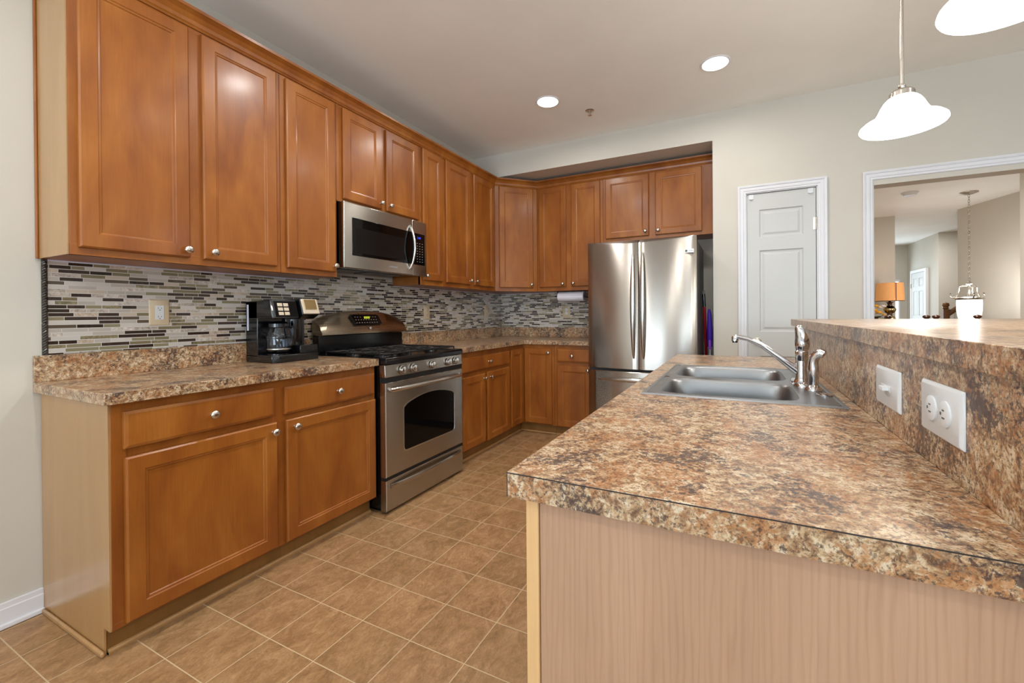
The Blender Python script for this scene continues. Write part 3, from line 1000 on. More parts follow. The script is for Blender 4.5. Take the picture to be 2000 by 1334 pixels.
# ------------------------------------------------------------------ outlets and switches
def plate(name, label, loc, rotz, w, h, kind, mat, socket_mat, group=None, horiz=False):
    t = thing(name, label, 'outlet' if kind != 'switch' else 'switch', loc, rotz, group)
    m = M()
    L = [rect(-w / 2, w / 2, -h / 2, h / 2, 0), rect(-w / 2, w / 2, -h / 2, h / 2, -0.003), rect(-w / 2 + 0.005, w / 2 - 0.005, -h / 2 + 0.005, h / 2 - 0.005, -0.0065)]
    m.rings(L); m.build('cover_plate', mat, t, bevel=0.0012)
    yy = -0.0065
    if kind == 'gfci':
        m = M(); m.box(-0.017, 0.017, yy - 0.002, yy, -0.034, 0.034); f = m.build('socket_face', socket_mat, t, bevel=0.001)
        for z in (-0.02, 0.02):
            m = M(); m.box(-0.007, -0.005, yy - 0.0024, yy, z - 0.004, z + 0.004); m.box(0.005, 0.007, yy - 0.0024, yy, z - 0.003, z + 0.003); m.cyl((0, yy, z - 0.009), 0.0025, 0.0024, '-Y', 10)
            m.build('slots', 'slot_dark', f)
        m = M(); m.box(-0.006, 0.006, yy - 0.003, yy, -0.004, -0.001); m.box(-0.006, 0.006, yy - 0.003, yy, 0.001, 0.004); m.build('test_button', socket_mat, f)
    elif kind == 'duplex':
        for s in (-1, 1):
            cx_, cz_ = (s * 0.0195 * w / 0.114, 0) if horiz else (0, s * 0.0195)
            rr = 0.0165 if not horiz else 0.0205
            m = M(); m.lathe([(rr, 0), (rr, 0.002), (rr - 0.002, 0.003), (0.001, 0.003)], (cx_, yy, cz_), '-Y', 24); f = m.build('socket', socket_mat, t, True)
            m = M()
            for a, b, hh in ((-0.006, 0.0, 0.0045), (0.006, 0.0, 0.0035)):
                if horiz: m.box(cx_ - hh, cx_ + hh, yy - 0.0034, yy, cz_ + a - 0.0012, cz_ + a + 0.0012)
                else: m.box(cx_ + a - 0.001, cx_ + a + 0.001, yy - 0.0034, yy, cz_ - hh, cz_ + hh)
            m.cyl((cx_ - (0.009 if horiz else 0), yy, cz_ - (0 if horiz else 0.009)), 0.0026, 0.0034, '-Y', 10)
            m.build('slots', 'slot_dark', f)
        m = M(); m.lathe([(0.003, 0), (0.0028, 0.0015), (0.0005, 0.002)], (0, yy, 0), '-Y', 12); m.build('screw', 'white_plastic' if horiz else socket_mat, t, True)
    elif kind == 'switch':
        m = M()
        if horiz: m.box(-0.032, 0.032, yy - 0.0015, yy, -0.006, 0.006); m.box(-0.004, 0.022, yy - 0.012, yy, -0.004, 0.004)
        else: m.box(-0.006, 0.006, yy - 0.0015, yy, -0.013, 0.013); m.box(-0.004, 0.004, yy - 0.010, yy, 0.0, 0.010)
        m.build('toggle', socket_mat, t, bevel=0.001)
    return t


plate('wall_outlet', 'almond wall plate with white outlet on the mosaic left of the coffee maker', (0.008, 0.407, 1.191), H, 0.080, 0.124, 'gfci', 'almond_plastic', 'white_plastic')
plate('wall_outlet', 'almond duplex outlet on the mosaic right of the range backguard', (0.008, 2.357, 1.192), H, 0.080, 0.126, 'duplex', 'almond_plastic', 'almond_plastic')
plate('wall_switch', 'almond switch plate on the left wall mosaic near the back corner', (0.008, 3.36, 1.200), H, 0.080, 0.126, 'switch', 'almond_plastic', 'almond_plastic')
plate('wall_outlet', 'almond duplex outlet on the back wall mosaic below the paper towel', (0.825, Y2 - 0.008, 1.193), 0, 0.088, 0.128, 'duplex', 'almond_plastic', 'white_plastic')
plate('bar_switch', 'white sideways toggle switch plate on the bar wall, nearer the sink', (XB, 0.515, 1.0045), -H, 0.155, 0.084, 'switch', 'white_plastic', 'white_plastic', horiz=True)
plate('bar_outlet', 'white sideways duplex outlet plate on the bar wall, nearest the camera', (XB, 0.247, 1.0095), -H, 0.150, 0.086, 'duplex', 'white_plastic', 'white_plastic', horiz=True)

# ------------------------------------------------------------------ range
RW = 0.765
t = thing('gas_range', 'stainless steel freestanding gas range with black cooktop between the base cabinets', 'stove', (0.66, 1.2055, 0), H)
m = M(); m.box(0.004, RW - 0.004, 0.045, 0.635, 0.03, 0.88); m.box(0.03, RW - 0.03, 0.08, 0.6, 0.0, 0.03)
m.build('body', 'black_enamel', t, bevel=0.003)
m = M(); m.box(0, RW, -0.006, 0.60, 0.879, 0.905); m.rings([[(0, -0.006, 0.905), (RW, -0.006, 0.905), (RW, 0.60, 0.905), (0, 0.60, 0.905)],
                                                         [(0.004, 0.0, 0.917), (RW - 0.004, 0.0, 0.917), (RW - 0.004, 0.60, 0.917), (0.004, 0.60, 0.917)],
                                                         [(0.03, 0.03, 0.915), (RW - 0.03, 0.03, 0.915), (RW - 0.03, 0.57, 0.915), (0.03, 0.57, 0.915)],
                                                         [(0.04, 0.04, 0.909), (RW - 0.04, 0.04, 0.909), (RW - 0.04, 0.56, 0.909), (0.04, 0.56, 0.909)]], False, True)
m.build('cooktop', 'black_enamel', t, bevel=0.003)
m = M()
cp = [(0.0, 0.802), (0.0, 0.81), (0.006, 0.876), (0.05, 0.876), (0.05, 0.802)]
m.rings([[(0.0, y, z) for y, z in cp], [(RW, y, z) for y, z in cp]])
cpo = m.build('control_panel', 'stainless', t, bevel=0.003)
for kx in (0.135, 0.235, 0.418, 0.594, 0.677):
    m = M(); m.lathe([(0.0265, 0), (0.0265, 0.003), (0.022, 0.004), (0.0225, 0.014), (0.0195, 0.022), (0.012, 0.025), (0.001, 0.026)], (kx, -0.001, 0.836), '-Y', 24)
    m.box(kx - 0.0035, kx + 0.0035, -0.030, -0.018, 0.836 - 0.020, 0.836 + 0.020)
    m.build('control_knob', 'satin_steel', t, True)
for za, zb in ((0.772, 0.803), (0.199, 0.216)):
    m = M(); m.box(0.004, RW - 0.004, 0.004, 0.046, za, zb); m.build('gap_trim', 'dark_gap', t)
# oven door with arched window
m = M()
WX0, WX1, WZ0, WZ1, WA = 0.150, 0.668, 0.338, 0.612, 0.048


def arch(ins, y):
    pts = []
    x0, x1, z0, z1 = WX0 + ins, WX1 - ins, WZ0 + ins, WZ1 - ins
    r = 0.022
    for k in range(5):
        a = PI + k * PI / 8; pts.append((x0 + r + r * math.cos(a), y, z0 + r + r * math.sin(a)))
    for k in range(5):
        a = 1.5 * PI + k * PI / 8; pts.append((x1 - r + r * math.cos(a), y, z0 + r + r * math.sin(a)))
    for k in range(17):
        u = k / 16; x = x1 - (x1 - x0) * u
        pts.append((x, y, z1 + WA * (1 - (2 * u - 1) ** 2) - (0.010 if k in (0, 16) else 0)))
    return pts


def outer_like(n_, y, x0, x1, z0, z1, cx_, cz_, ref):
    out = []
    for (x, _, z) in ref:
        dx, dz = x - cx_, z - cz_
        k = min(((x1 - cx_) if dx > 0 else (x0 - cx_)) / dx if abs(dx) > 1e-6 else 1e9, ((z1 - cz_) if dz > 0 else (z0 - cz_)) / dz if abs(dz) > 1e-6 else 1e9)
        out.append((cx_ + dx * k, y, cz_ + dz * k))
    return out


ref = arch(0, 0)
cxw, czw = (WX0 + WX1) / 2, (0.217 + 0.771) / 2
ol = outer_like(0, 0.0, 0.0, RW, 0.217, 0.771, cxw, czw, ref)
# force the four corners
for cxr, czr in ((0.0, 0.217), (RW, 0.217), (RW, 0.771), (0.0, 0.771)):
    i = min(range(len(ol)), key=lambda i: (ol[i][0] - cxr) ** 2 + (ol[i][2] - czr) ** 2)
    ol[i] = (cxr, 0.0, czr)
m.rings([[(x, 0.044, z) for x, y, z in ol], [(x, 0.004, z) for x, y, z in ol], [(min(max(x, 0.004), RW - 0.004), 0.0, min(max(z, 0.221), 0.767)) for x, y, z in ol], arch(0, 0.0), arch(0.002, 0.006), arch(0.002, 0.012)], True, False)
od = m.build('oven_door', 'stainless', t, True)
m = M(); m.rings([arch(0.001, -0.0008), arch(-0.006, -0.0008), arch(-0.006, 0.001), arch(0.001, 0.001), arch(0.001, -0.0008)], False, False); m.build('window_trim', 'satin_steel', od)
m = M(); m.add(arch(0.001, 0.004), [tuple(range(len(ref)))]); m.add(arch(0.001, 0.010), [tuple(range(len(ref)))]); m.build('window', 'black_glass', od, label='dark arched oven window')
m = M(); hl = [(0.035 + 0.695 * i / 24, -0.012 - 0.034 * math.sin(PI * i / 24) ** 0.6, 0.728 + 0.004 * math.sin(PI * i / 24)) for i in range(25)]
m.tube([(0.035, 0.0, 0.728)] + hl + [(0.73, 0.0, 0.728)], 0.010, 12, ry=0.013); m.build('handle', 'satin_steel', od, True)
m = M()
m.rings([rect(0, RW, 0.018, 0.198, 0.044), rect(0, RW, 0.018, 0.198, 0.004), rect(0.004, RW - 0.004, 0.022, 0.194, 0)])
dr = m.build('storage_drawer', 'stainless', t, True)
m = M(); hl = [(0.03 + 0.705 * i / 24, -0.004 - 0.026 * math.sin(PI * i / 24) ** 0.7, 0.160) for i in range(25)]
m.tube(hl, 0.006, 10, ry=0.015); m.build('handle', 'stainless', dr, True)
# grates and burners
for gx0, gx1 in ((0.035, 0.262), (0.269, 0.496), (0.503, 0.730)):
    m = M(); gz = 0.934
    def bar(p, q, r=0.0055): m.tube([p, q], r, 8)
    y0_, y1_ = 0.05, 0.545
    cxg = (gx0 + gx1) / 2
    for a, b in (((gx0, y0_), (gx1, y0_)), ((gx1, y0_), (gx1, y1_)), ((gx1, y1_), (gx0, y1_)), ((gx0, y1_), (gx0, y0_)), ((gx0, (y0_ + y1_) / 2), (gx1, (y0_ + y1_) / 2))):
        bar((a[0], a[1], gz), (b[0], b[1], gz))
    for cyg in (0.17, 0.425):
        for k in range(6):
            a = k * PI / 3 + PI / 6
            ex = max(gx0, min(gx1, cxg + 0.12 * math.cos(a))); ey = cyg + 0.115 * math.sin(a)
            m.tube([(cxg + 0.03 * math.cos(a), cyg + 0.03 * math.sin(a), gz + 0.003), (cxg + 0.07 * math.cos(a), cyg + 0.07 * math.sin(a), gz + 0.007), (ex, ey, gz)], 0.005, 8)
        rr = [(cxg + 0.075 * math.cos(2 * PI * k / 20), cyg + 0.075 * math.sin(2 * PI * k / 20), gz) for k in range(21)]
        m.tube(rr, 0.0045, 8)
    for fx_ in (gx0, gx1):
        for fy_ in (y0_, y1_, (y0_ + y1_) / 2): m.cyl((fx_, fy_, 0.910), 0.006, gz - 0.910, 'Z', 8)
    m.build('grate', 'cast_iron', t, True)
for bx, by, br in ((0.148, 0.17, 0.042), (0.148, 0.425, 0.034), (0.382, 0.297, 0.038), (0.616, 0.17, 0.038), (0.616, 0.425, 0.03)):
    m = M(); m.lathe([(br + 0.012, 0), (br + 0.008, 0.006), (br, 0.008), (br, 0.014), (br - 0.006, 0.017), (0.001, 0.017)], (bx, by, 0.909), 'Z', 24); m.build('burner', 'cast_iron', t, True)
# backguard
m = M(); m.box(0.006, RW - 0.006, 0.575, 0.635, 0.90, 1.05); m.build('backguard_riser', 'black_enamel', t, bevel=0.002)
m = M(); loops = []
for i in range(25):
    u = i / 24; x = RW * u
    e = 1 - (2 * u - 1) ** 2
    top = 1.135 + 0.068 * e ** 0.75
    bul = 0.012 * e
    loops.append([(x, 0.632, 1.045), (x, 0.548 - bul, 1.036), (x, 0.535 - bul, 1.043), (x, 0.535 - bul, 1.056), (x, 0.560 - bul * 0.6, 1.10), (x, 0.592 - bul * 0.4, top - 0.008), (x, 0.604, top), (x, 0.632, top)])
m.rings(loops)
bg = m.build('backguard', 'stainless_warm', t, True, bevel=0.0)
# display panel following the slope
m = M()
dq = [(0.275, 1.105), (0.512, 1.105), (0.488, 1.171), (0.470, 1.176), (0.262, 1.176), (0.247, 1.168)]


def slope_y(z): return 0.5535 + (z - 1.10) * 0.36 - 0.012
m.rings([[(x, slope_y(z) - 0.008, z) for x, z in dq], [(x, slope_y(z) + 0.02, z) for x, z in dq]])
dp = m.build('display_panel', 'black_glass', bg)
m = M()
for k in range(3):
    x = 0.355 + k * 0.018
    z = 1.152
    m.box(x, x + 0.011, slope_y(z) - 0.0105, slope_y(z) - 0.006, z - 0.007, z + 0.009)
m.build('clock_digits', 'display_green', dp)
m = M()
for r in range(3):
    for k in range(9):
        if r == 2 and 3 <= k <= 5: continue
        x = 0.275 + k * 0.023 + r * -0.002; z = 1.116 + r * 0.020
        m.box(x, x + 0.008, slope_y(z) - 0.0098, slope_y(z) - 0.006, z, z + 0.0035)
m.build('key_marks', 'mark_grey', dp)
m = M(); m.lathe([(0.010, 0), (0.009, 0.002), (0.001, 0.002)], (0.392, slope_y(1.078) - 0.004, 1.078), '-Y', 16); m.build('badge', 'satin_steel', bg, True)

# ------------------------------------------------------------------ microwave
MW = 0.764
t = thing('microwave_oven', 'stainless over-the-range microwave mounted under the short wall cabinet', 'microwave', (0.345, 1.1925, 1.462), H)
m = M(); m.box(0.004, MW - 0.008, 0.040, 0.337, 0.004, 0.413); m.build('case', 'black_enamel', t, bevel=0.002)
m = M(); m.box(0.0, 0.606, 0, 0.040, 0.0, 0.412)
dd = m.build('door', 'stainless', t, bevel=0.006)
m = M(); m.box(0.608, 0.765, 0, 0.040, 0.0, 0.412); cp_ = m.build('control_panel', 'stainless', t, bevel=0.003)
m = M(); m.box(0.062, 0.6058, -0.0025, 0.002, 0.083, 0.320); gl = m.build('door_glass', 'black_glass', dd, bevel=0.002, label='black glass door pane')
m = M(); m.box(0.092, 0.520, -0.0029, 0.0, 0.103, 0.262); m.build('mesh_window', 'oven_mesh', dd)
m = M(); m.box(0.6082, 0.742, -0.0025, 0.002, 0.083, 0.318); kp = m.build('keypad', 'black_glass', cp_, bevel=0.001)
m = M()
for r in range(8):
    for k in range(3):
        m.box(0.652 + k * 0.028, 0.662 + k * 0.028, -0.0030, -0.002, 0.105 + r * 0.0195, 0.1085 + r * 0.0195)
m.build('key_marks', 'mark_grey', kp)
text('2:48', 'clock_digits', 'display_blue', kp, (0.676, -0.0031, 0.285), (PI / 2, 0, 0), 0.022)
m = M()
hl = [(0.580, 0.0 - 0.045 * math.sin(PI * i / 20) ** 0.7, 0.046 + 0.316 * i / 20) for i in range(21)]
m.tube([(0.580, 0.002, 0.046)] + hl[1:-1] + [(0.580, 0.002, 0.362)], 0.011, 12, up=(1, 0, 0), ry=0.008); m.build('handle', 'satin_steel', dd, True)
m = M(); m.box(0.30, 0.60, 0.10, 0.26, -0.001, 0.004); m.build('grease_filter', 'grey_case', t)
m = M(); m.box(0.05, 0.25, 0.10, 0.26, -0.001, 0.004); m.build('grease_filter', 'grey_case', t)
text('SAMSUNG', 'lettering', 'mark_grey', dd, (0.415, -0.0006, 0.043), (PI / 2, 0, 0), 0.017)

# ------------------------------------------------------------------ refrigerator
FW = 0.888
FRX, FRY = 1.332, 2.90
t = thing('refrigerator', 'stainless french-door refrigerator with bottom freezer drawer in the alcove', 'refrigerator', (FRX, FRY, 0))
m = M(); m.box(0.004, FW - 0.004, 0.075, 0.76, 0.03, 1.755); m.box(0.03, FW - 0.03, 0.1, 0.7, 0, 0.03); m.build('cabinet_body', 'grey_case', t, bevel=0.004)


def bow(x): return 0.052 * (1 - ((x - FW / 2) / (FW / 2)) ** 2)


def curved_door(x0, x1, z0, z1, bevel_top=True, n_=16):
    m = M(); loops = []
    for i in range(n_ + 1):
        x = x0 + (x1 - x0) * i / n_
        b = bow(x)
        e = 0.006 if i in (0, n_) else 0.0
        l = [(x, 0.07, z0), (x, -b + 0.004 + e, z0), (x, -b + e, z0 + 0.004)]
        if bevel_top: l += [(x, -b + e, z1 - 0.004 - b * 0.62), (x, -b + 0.003 + e, z1 - b * 0.62), (x, 0.0 + e, z1 - 0.001), (x, 0.07, z1)]
        else: l += [(x, -b + e, z1 - 0.006), (x, -b + 0.006 + e, z1), (x, 0.03, z1), (x, 0.07, z1)]
        loops.append(l)
    m.rings(loops)
    return m


dL = curved_door(0.001, 0.4415, 0.706, 1.778).build('door', 'stainless', t, True)
dR = curved_door(0.4475, 0.887, 0.706, 1.778).build('door', 'stainless', t, True)
dF = curved_door(0.001, 0.887, 0.075, 0.686, False, 24).build('freezer_drawer', 'stainless', t, True)
m = M(); m.box(0.01, FW - 0.01, 0.0, 0.075, 0.68, 0.712); m.box(0.4405, 0.4485, 0.0, 0.075, 0.70, 1.77); m.build('gasket', 'dark_gap', t)
m = M(); m.box(0.01, FW - 0.01, 0.02, 0.075, 0.005, 0.07); m.build('base_grille', 'grey_case', t)
for dx, dp_ in ((0.405, dL), (0.484, dR)):
    m = M(); n_ = 24
    pts = []; rr = []; ry_ = []
    for i in range(n_ + 1):
        u = i / n_; s_ = math.sin(PI * u)
        pts.append((dx, -bow(dx) - 0.002 - 0.042 * s_ ** 0.6, 0.80 + 0.86 * u)); rr.append(0.007 + 0.012 * s_ ** 0.7); ry_.append(0.006 + 0.006 * s_)
    m.tube(pts, rr, 14, up=(0, 1, 0), ry=ry_); m.build('handle', 'satin_steel', dp_, True)
m = M(); pts = []; rr = []
for i in range(n_ + 1):
    u = i / n_; s_ = math.sin(PI * u); x = 0.10 + 0.69 * u
    pts.append((x, -bow(x) - 0.002 - 0.04 * s_ ** 0.6, 0.612 + 0.012 * s_)); rr.append(0.006 + 0.011 * s_ ** 0.7)
m.tube(pts, 0.009, 12, ry=rr); m.build('handle', 'satin_steel', dF, True)
bx_ = 0.838
m = M(); m.box(0.800, 0.868, -bow(0.80) - 0.001, -bow(0.868) + 0.003, 1.640, 1.668); bd = m.build('badge', 'satin_steel', dR)
m = M(); m.lathe([(0.009, 0), (0.009, 0.001), (0.0005, 0.001)], (0.812, -bow(0.80) - 0.001, 1.654), '-Y', 20); m.build('emblem', 'grey_case', bd)
text('Profile', 'lettering', 'grey_case', bd, (0.846, -bow(0.80) - 0.0015, 1.654), (PI / 2, 0, 0), 0.014)

# broom and duster in the gap right of the refrigerator
t = thing('broom', 'red-handled broom standing in the gap beside the refrigerator', 'broom', (2.262, 3.30, 0))
m = M(); m.tube([(0.0, 0.12, 0.10), (-0.008, 0.06, 0.8), (-0.018, 0, 1.22)], 0.0125, 12); m.build('handle', 'red_plastic', t, True)
m = M(); m.tube([(-0.018, 0, 1.22), (-0.022, -0.003, 1.33)], 0.013, 12); m.build('grip', 'black_plastic', t, True)
m = M(); m.tube([(-0.022 + 0.010 * math.sin(a), -0.003, 1.345 + 0.022 * -math.cos(a)) for a in [k * PI / 6 for k in range(13)]], 0.0025, 8, up=(0, 1, 0)); m.build('hang_loop', 'satin_steel', t, True)
m = M(); m.box(-0.03, 0.03, 0.05, 0.25, 0.0, 0.10); m.build('bristles', 'black_plastic', t, bevel=0.01)
t = thing('duster', 'purple duster with violet grip standing at the right edge of the refrigerator gap', 'duster', (2.290, 3.25, 0))
m = M(); m.tube([(0, 0, 0.88), (0, 0, 1.0), (-0.002, 0, 1.15), (-0.004, 0, 1.19), (-0.004, 0, 1.20)], [0.020, 0.024, 0.017, 0.011, 0.004], 12); m.build('sleeve', 'purple_cloth', t, True)
m = M(); m.tube([(0, -0.015, 0.86), (0, -0.018, 0.93), (0, -0.016, 0.96)], [0.011, 0.012, 0.006], 12); m.build('grip', 'violet_plastic', t, True)
m = M(); m.tube([(0, 0, 0.02), (0, -0.005, 0.88)], 0.006, 10); m.build('pole', 'white_plastic', t, True)
m = M(); m.box(-0.03, 0.03, -0.08, 0.03, 0.0, 0.03); m.build('foot', 'purple_cloth', t, bevel=0.006)

# paper towel
t = thing('paper_towel_roll', 'white paper towel roll mounted under the wall cabinet beside the refrigerator', 'paper towel', (0.80, 3.50, 1.352))
m = M(); m.lathe([(0.048, 0), (0.0495, 0.003), (0.0495, 0.277), (0.048, 0.28)], (0.015, 0, -0.004), 'X', 32)
m.build('roll', 'paper', t, True)
m = M(); m.lathe([(0.018, 0), (0.018, 0.006), (0.001, 0.007)], (0.295, 0, -0.004), 'X', 20); m.build('core_cap', 'black_plastic', t, True)
m = M(); m.box(0.300, 0.308, -0.012, 0.012, -0.02, 0.052); m.box(0.0, 0.006, -0.012, 0.012, -0.02, 0.052); m.box(0.0, 0.308, -0.014, 0.014, 0.047, 0.0525); m.tube([(0.003, 0, -0.004), (0.302, 0, -0.004)], 0.005, 8)
m.build('holder', 'black_plastic', t, bevel=0.001)

# ------------------------------------------------------------------ coffee maker
t = thing('coffee_maker', 'black dual coffee maker with glass carafe and silver single-serve lid on the counter', 'coffee maker', (0.028, 0.795, CT))
m = M()
m.box(0.0, 0.105, 0.0, 0.150, 0.03, 0.338)
m.rings([[(0.0, 0.0, 0.24), (0.235, 0.0, 0.243), (0.245, 0.012, 0.243), (0.245, 0.150, 0.243), (0.0, 0.150, 0.24)],
         [(0.0, 0.0, 0.338), (0.205, 0.0, 0.345), (0.215, 0.012, 0.345), (0.215, 0.150, 0.345), (0.0, 0.150, 0.338)]])
m.box(0.0, 0.125, 0.150, 0.268, 0.03, 0.345)
m.build('housing', 'black_plastic', t, bevel=0.004)
m = M(); m.prism([(0, 0), (0.225, 0.0), (0.247, 0.03), (0.247, 0.268), (0, 0.268)], 0.0, 0.042); m.build('base', 'black_plastic', t, bevel=0.004)
m = M(); m.cyl((0.168, 0.080, 0.042), 0.06, 0.006); m.build('warming_plate', 'black_enamel', t, True)
# carafe
cc = (0.168, 0.080, 0.048)
m = M(); m.lathe([(0.001, 0.0), (0.050, 0.0), (0.058, 0.008), (0.062, 0.03), (0.062, 0.085), (0.056, 0.12), (0.047, 0.145), (0.045, 0.145), (0.054, 0.118), (0.060, 0.085), (0.060, 0.03), (0.056, 0.010), (0.048, 0.003), (0.001, 0.003)], cc, 'Z', 32)
cf = m.build('carafe', 'clear_glass', t, True)
m = M(); m.lathe([(0.064, 0.082), (0.0645, 0.088), (0.064, 0.094)], cc, 'Z', 32); m.lathe([(0.048, 0.142), (0.052, 0.146), (0.052, 0.165), (0.03, 0.178), (0.001, 0.180)], cc, 'Z', 32); m.build('carafe_lid', 'black_plastic', cf, True)
m = M(); m.tube([(0.225, 0.094, 0.19), (0.258, 0.103, 0.188), (0.262, 0.104, 0.15), (0.256, 0.102, 0.10), (0.228, 0.094, 0.085)], 0.008, 10, up=(0, 1, 0), ry=0.012); m.build('carafe_handle', 'black_plastic', cf, True)
m = M(); m.lathe([(0.0628, 0.022), (0.0635, 0.025), (0.0628, 0.028)], cc, 'Z', 32); m.build('steel_band', 'satin_steel', cf, True)
# controls


def hx(z): return 0.245 - (z - 0.243) * 0.294


m = M()
m.rings([[(hx(z) + 0.001, y, z), ] * 1 for y, z in ()]) if False else None
pq = [(0.018, 0.250), (0.145, 0.250), (0.145, 0.338), (0.018, 0.338)]
m.rings([[(hx(z) + 0.0015, y, z) for y, z in pq], [(hx(z) - 0.004, y, z) for y, z in pq]])
cp2 = m.build('control_panel', 'black_glass', t)
for r in range(3):
    for k in range(2):
        y0_, z0_ = 0.034 + k * 0.034, 0.317 - r * 0.024
        m = M(); q = [(y0_, z0_ - 0.009), (y0_ + 0.028, z0_ - 0.009), (y0_ + 0.028, z0_ + 0.009), (y0_, z0_ + 0.009)]
        m.rings([[(hx(z) - 0.001, y, z) for y, z in q], [(hx(z) + 0.0035, y, z) for y, z in q]]); m.build('button', 'silver_button', cp2, bevel=0.001)
# single-serve head, tilted silver lid
m = M()
m.rings([[(0.10, 0.158, 0.252), (0.215, 0.164, 0.236), (0.215, 0.262, 0.236), (0.10, 0.268, 0.252)],
         [(0.10, 0.156, 0.300), (0.262, 0.160, 0.262), (0.262, 0.266, 0.262), (0.10, 0.268, 0.300)],
         [(0.10, 0.156, 0.352), (0.232, 0.160, 0.350), (0.232, 0.266, 0.350), (0.10, 0.268, 0.352)]])
ss = m.build('single_serve_head', 'black_plastic', t, bevel=0.004)
m = M()
q = [(0.162, 0.262, 0.264), (0.264, 0.262, 0.264), (0.264, 0.232, 0.350), (0.162, 0.232, 0.350)]
m.rings([[(x + 0.0, y, z) for y, x, z in q], [(x + 0.008, y, z + 0.003) for y, x, z in q]])
lid = m.build('lid', 'silver_button', ss, bevel=0.003, label='silver lid face')
m = M()
q = [(0.178, 0.2565, 0.291), (0.248, 0.2565, 0.291), (0.248, 0.237, 0.345), (0.178, 0.237, 0.345)]
m.rings([[(x, y, z) for y, x, z in q], [(x + 0.0088, y, z + 0.003) for y, x, z in q]])
m.build('lid_window', 'gold', lid)
m = M(); m.box(0.125, 0.243, 0.155, 0.266, 0.042, 0.088); m.build('cup_rest', 'black_plastic', t, bevel=0.003)
m = M(); m.lathe([(0.038, 0.088), (0.040, 0.10), (0.040, 0.235), (0.001, 0.236)], (0.115, 0.211, 0), 'Z', 28); m.build('brew_column', 'black_plastic', t, True)
m = M(); m.box(0.012, 0.028, -0.0015, 0.002, 0.175, 0.320); m.build('water_gauge', 'caulk', t, bevel=0.001, label='pale translucent water gauge')


# ------------------------------------------------------------------ ceiling fixtures
def recessed(loc, label):
    t = thing('recessed_light', label, 'ceiling light', loc, 0, 'recessed ceiling lights')
    m = M(); m.lathe([(0.080, 0), (0.094, 0), (0.094, -0.002), (0.088, -0.006), (0.080, -0.004), (0.080, 0)], (0, 0, 0), 'Z', 40)
    m.build('trim_ring', 'white_trim', t, True)
    m = M(); m.lathe([(0.0805, -0.0035), (0.05, -0.0055), (0.001, -0.006)], (0, 0, 0), 'Z', 40); m.build('lens', 'lamp_lens', t, True)
    light('recessed_lamp_light', 'AREA', (0, 0, -0.012), 15, WARM, 0.14, spread=math.radians(175), parent=t)
    return t


r1 = recessed((1.195, 2.372, ZC), 'round recessed ceiling light nearer the wall cabinets, left one')
dup(r1, (2.380, 2.408, ZC), label='round recessed ceiling light farther right, above the peninsula end')
t = thing('fire_sprinkler', 'small round fire sprinkler on the ceiling between the recessed lights', 'sprinkler', (1.440, 2.656, ZC))
m = M(); m.lathe([(0.036, 0), (0.036, -0.003), (0.024, -0.006), (0.012, -0.004), (0.001, -0.004)], (0, 0, 0), 'Z', 28); m.build('escutcheon', 'nickel', t, True)
m = M(); m.tube([(0, 0, -0.004), (0, 0, -0.022)], 0.007, 10); m.tube([(0.008, 0, -0.020), (0.008, 0, -0.038)], 0.002, 6); m.tube([(-0.008, 0, -0.020), (-0.008, 0, -0.038)], 0.002, 6)
m.lathe([(0.016, -0.038), (0.016, -0.040), (0.001, -0.040)], (0, 0, 0), 'Z', 16); m.build('nozzle', 'nickel', t, True)


def pendant(loc, label):
    t = thing('pendant_light', label, 'pendant light', loc, 0, 'pendant lights over the bar')
    rz = 1.905 - ZC
    m = M(); m.lathe([(0.062, 0), (0.060, -0.012), (0.03, -0.022), (0.001, -0.022)], (0, 0, 0), 'Z', 28); m.build('canopy', 'nickel', t, True)
    m = M(); m.tube([(0, 0, -0.02), (0, 0, rz + 0.15)], 0.0062, 12); m.build('rod', 'nickel', t, True)
    m = M(); m.lathe([(0.007, 0.172), (0.012, 0.168), (0.013, 0.160), (0.010, 0.153), (0.018, 0.151), (0.034, 0.145), (0.041, 0.137), (0.042, 0.118), (0.036, 0.116)], (0, 0, rz), 'Z', 28); m.build('shade_holder', 'nickel', t, True)
    m = M(); m.lathe([(0.036, 0.119), (0.046, 0.116), (0.058, 0.104), (0.069, 0.085), (0.078, 0.064), (0.088, 0.047), (0.104, 0.034), (0.124, 0.025), (0.136, 0.014), (0.138, 0.007), (0.134, 0.001),
                      (0.130, 0.002), (0.131, 0.010), (0.120, 0.019), (0.100, 0.029), (0.084, 0.043), (0.074, 0.061), (0.065, 0.081), (0.055, 0.100), (0.036, 0.113)], (0, 0, rz), 'Z', 48)
    m.build('shade', 'opal_glass', t, True)
    m = M(); m.ball((0, 0, rz + 0.065), 0.028); m.build('bulb', 'lamp_lens', t, True)
    light('pendant_bulb_light', 'POINT', (0, 0, rz + 0.02), 9, WARM, parent=t, radius=0.06)
    return t


p1 = pendant((3.10, 1.54, ZC), 'white bell-shaped glass pendant light fully in view over the bar')
dup(p1, (3.10, 0.765, ZC), label='white glass pendant light cut off at the top right corner')

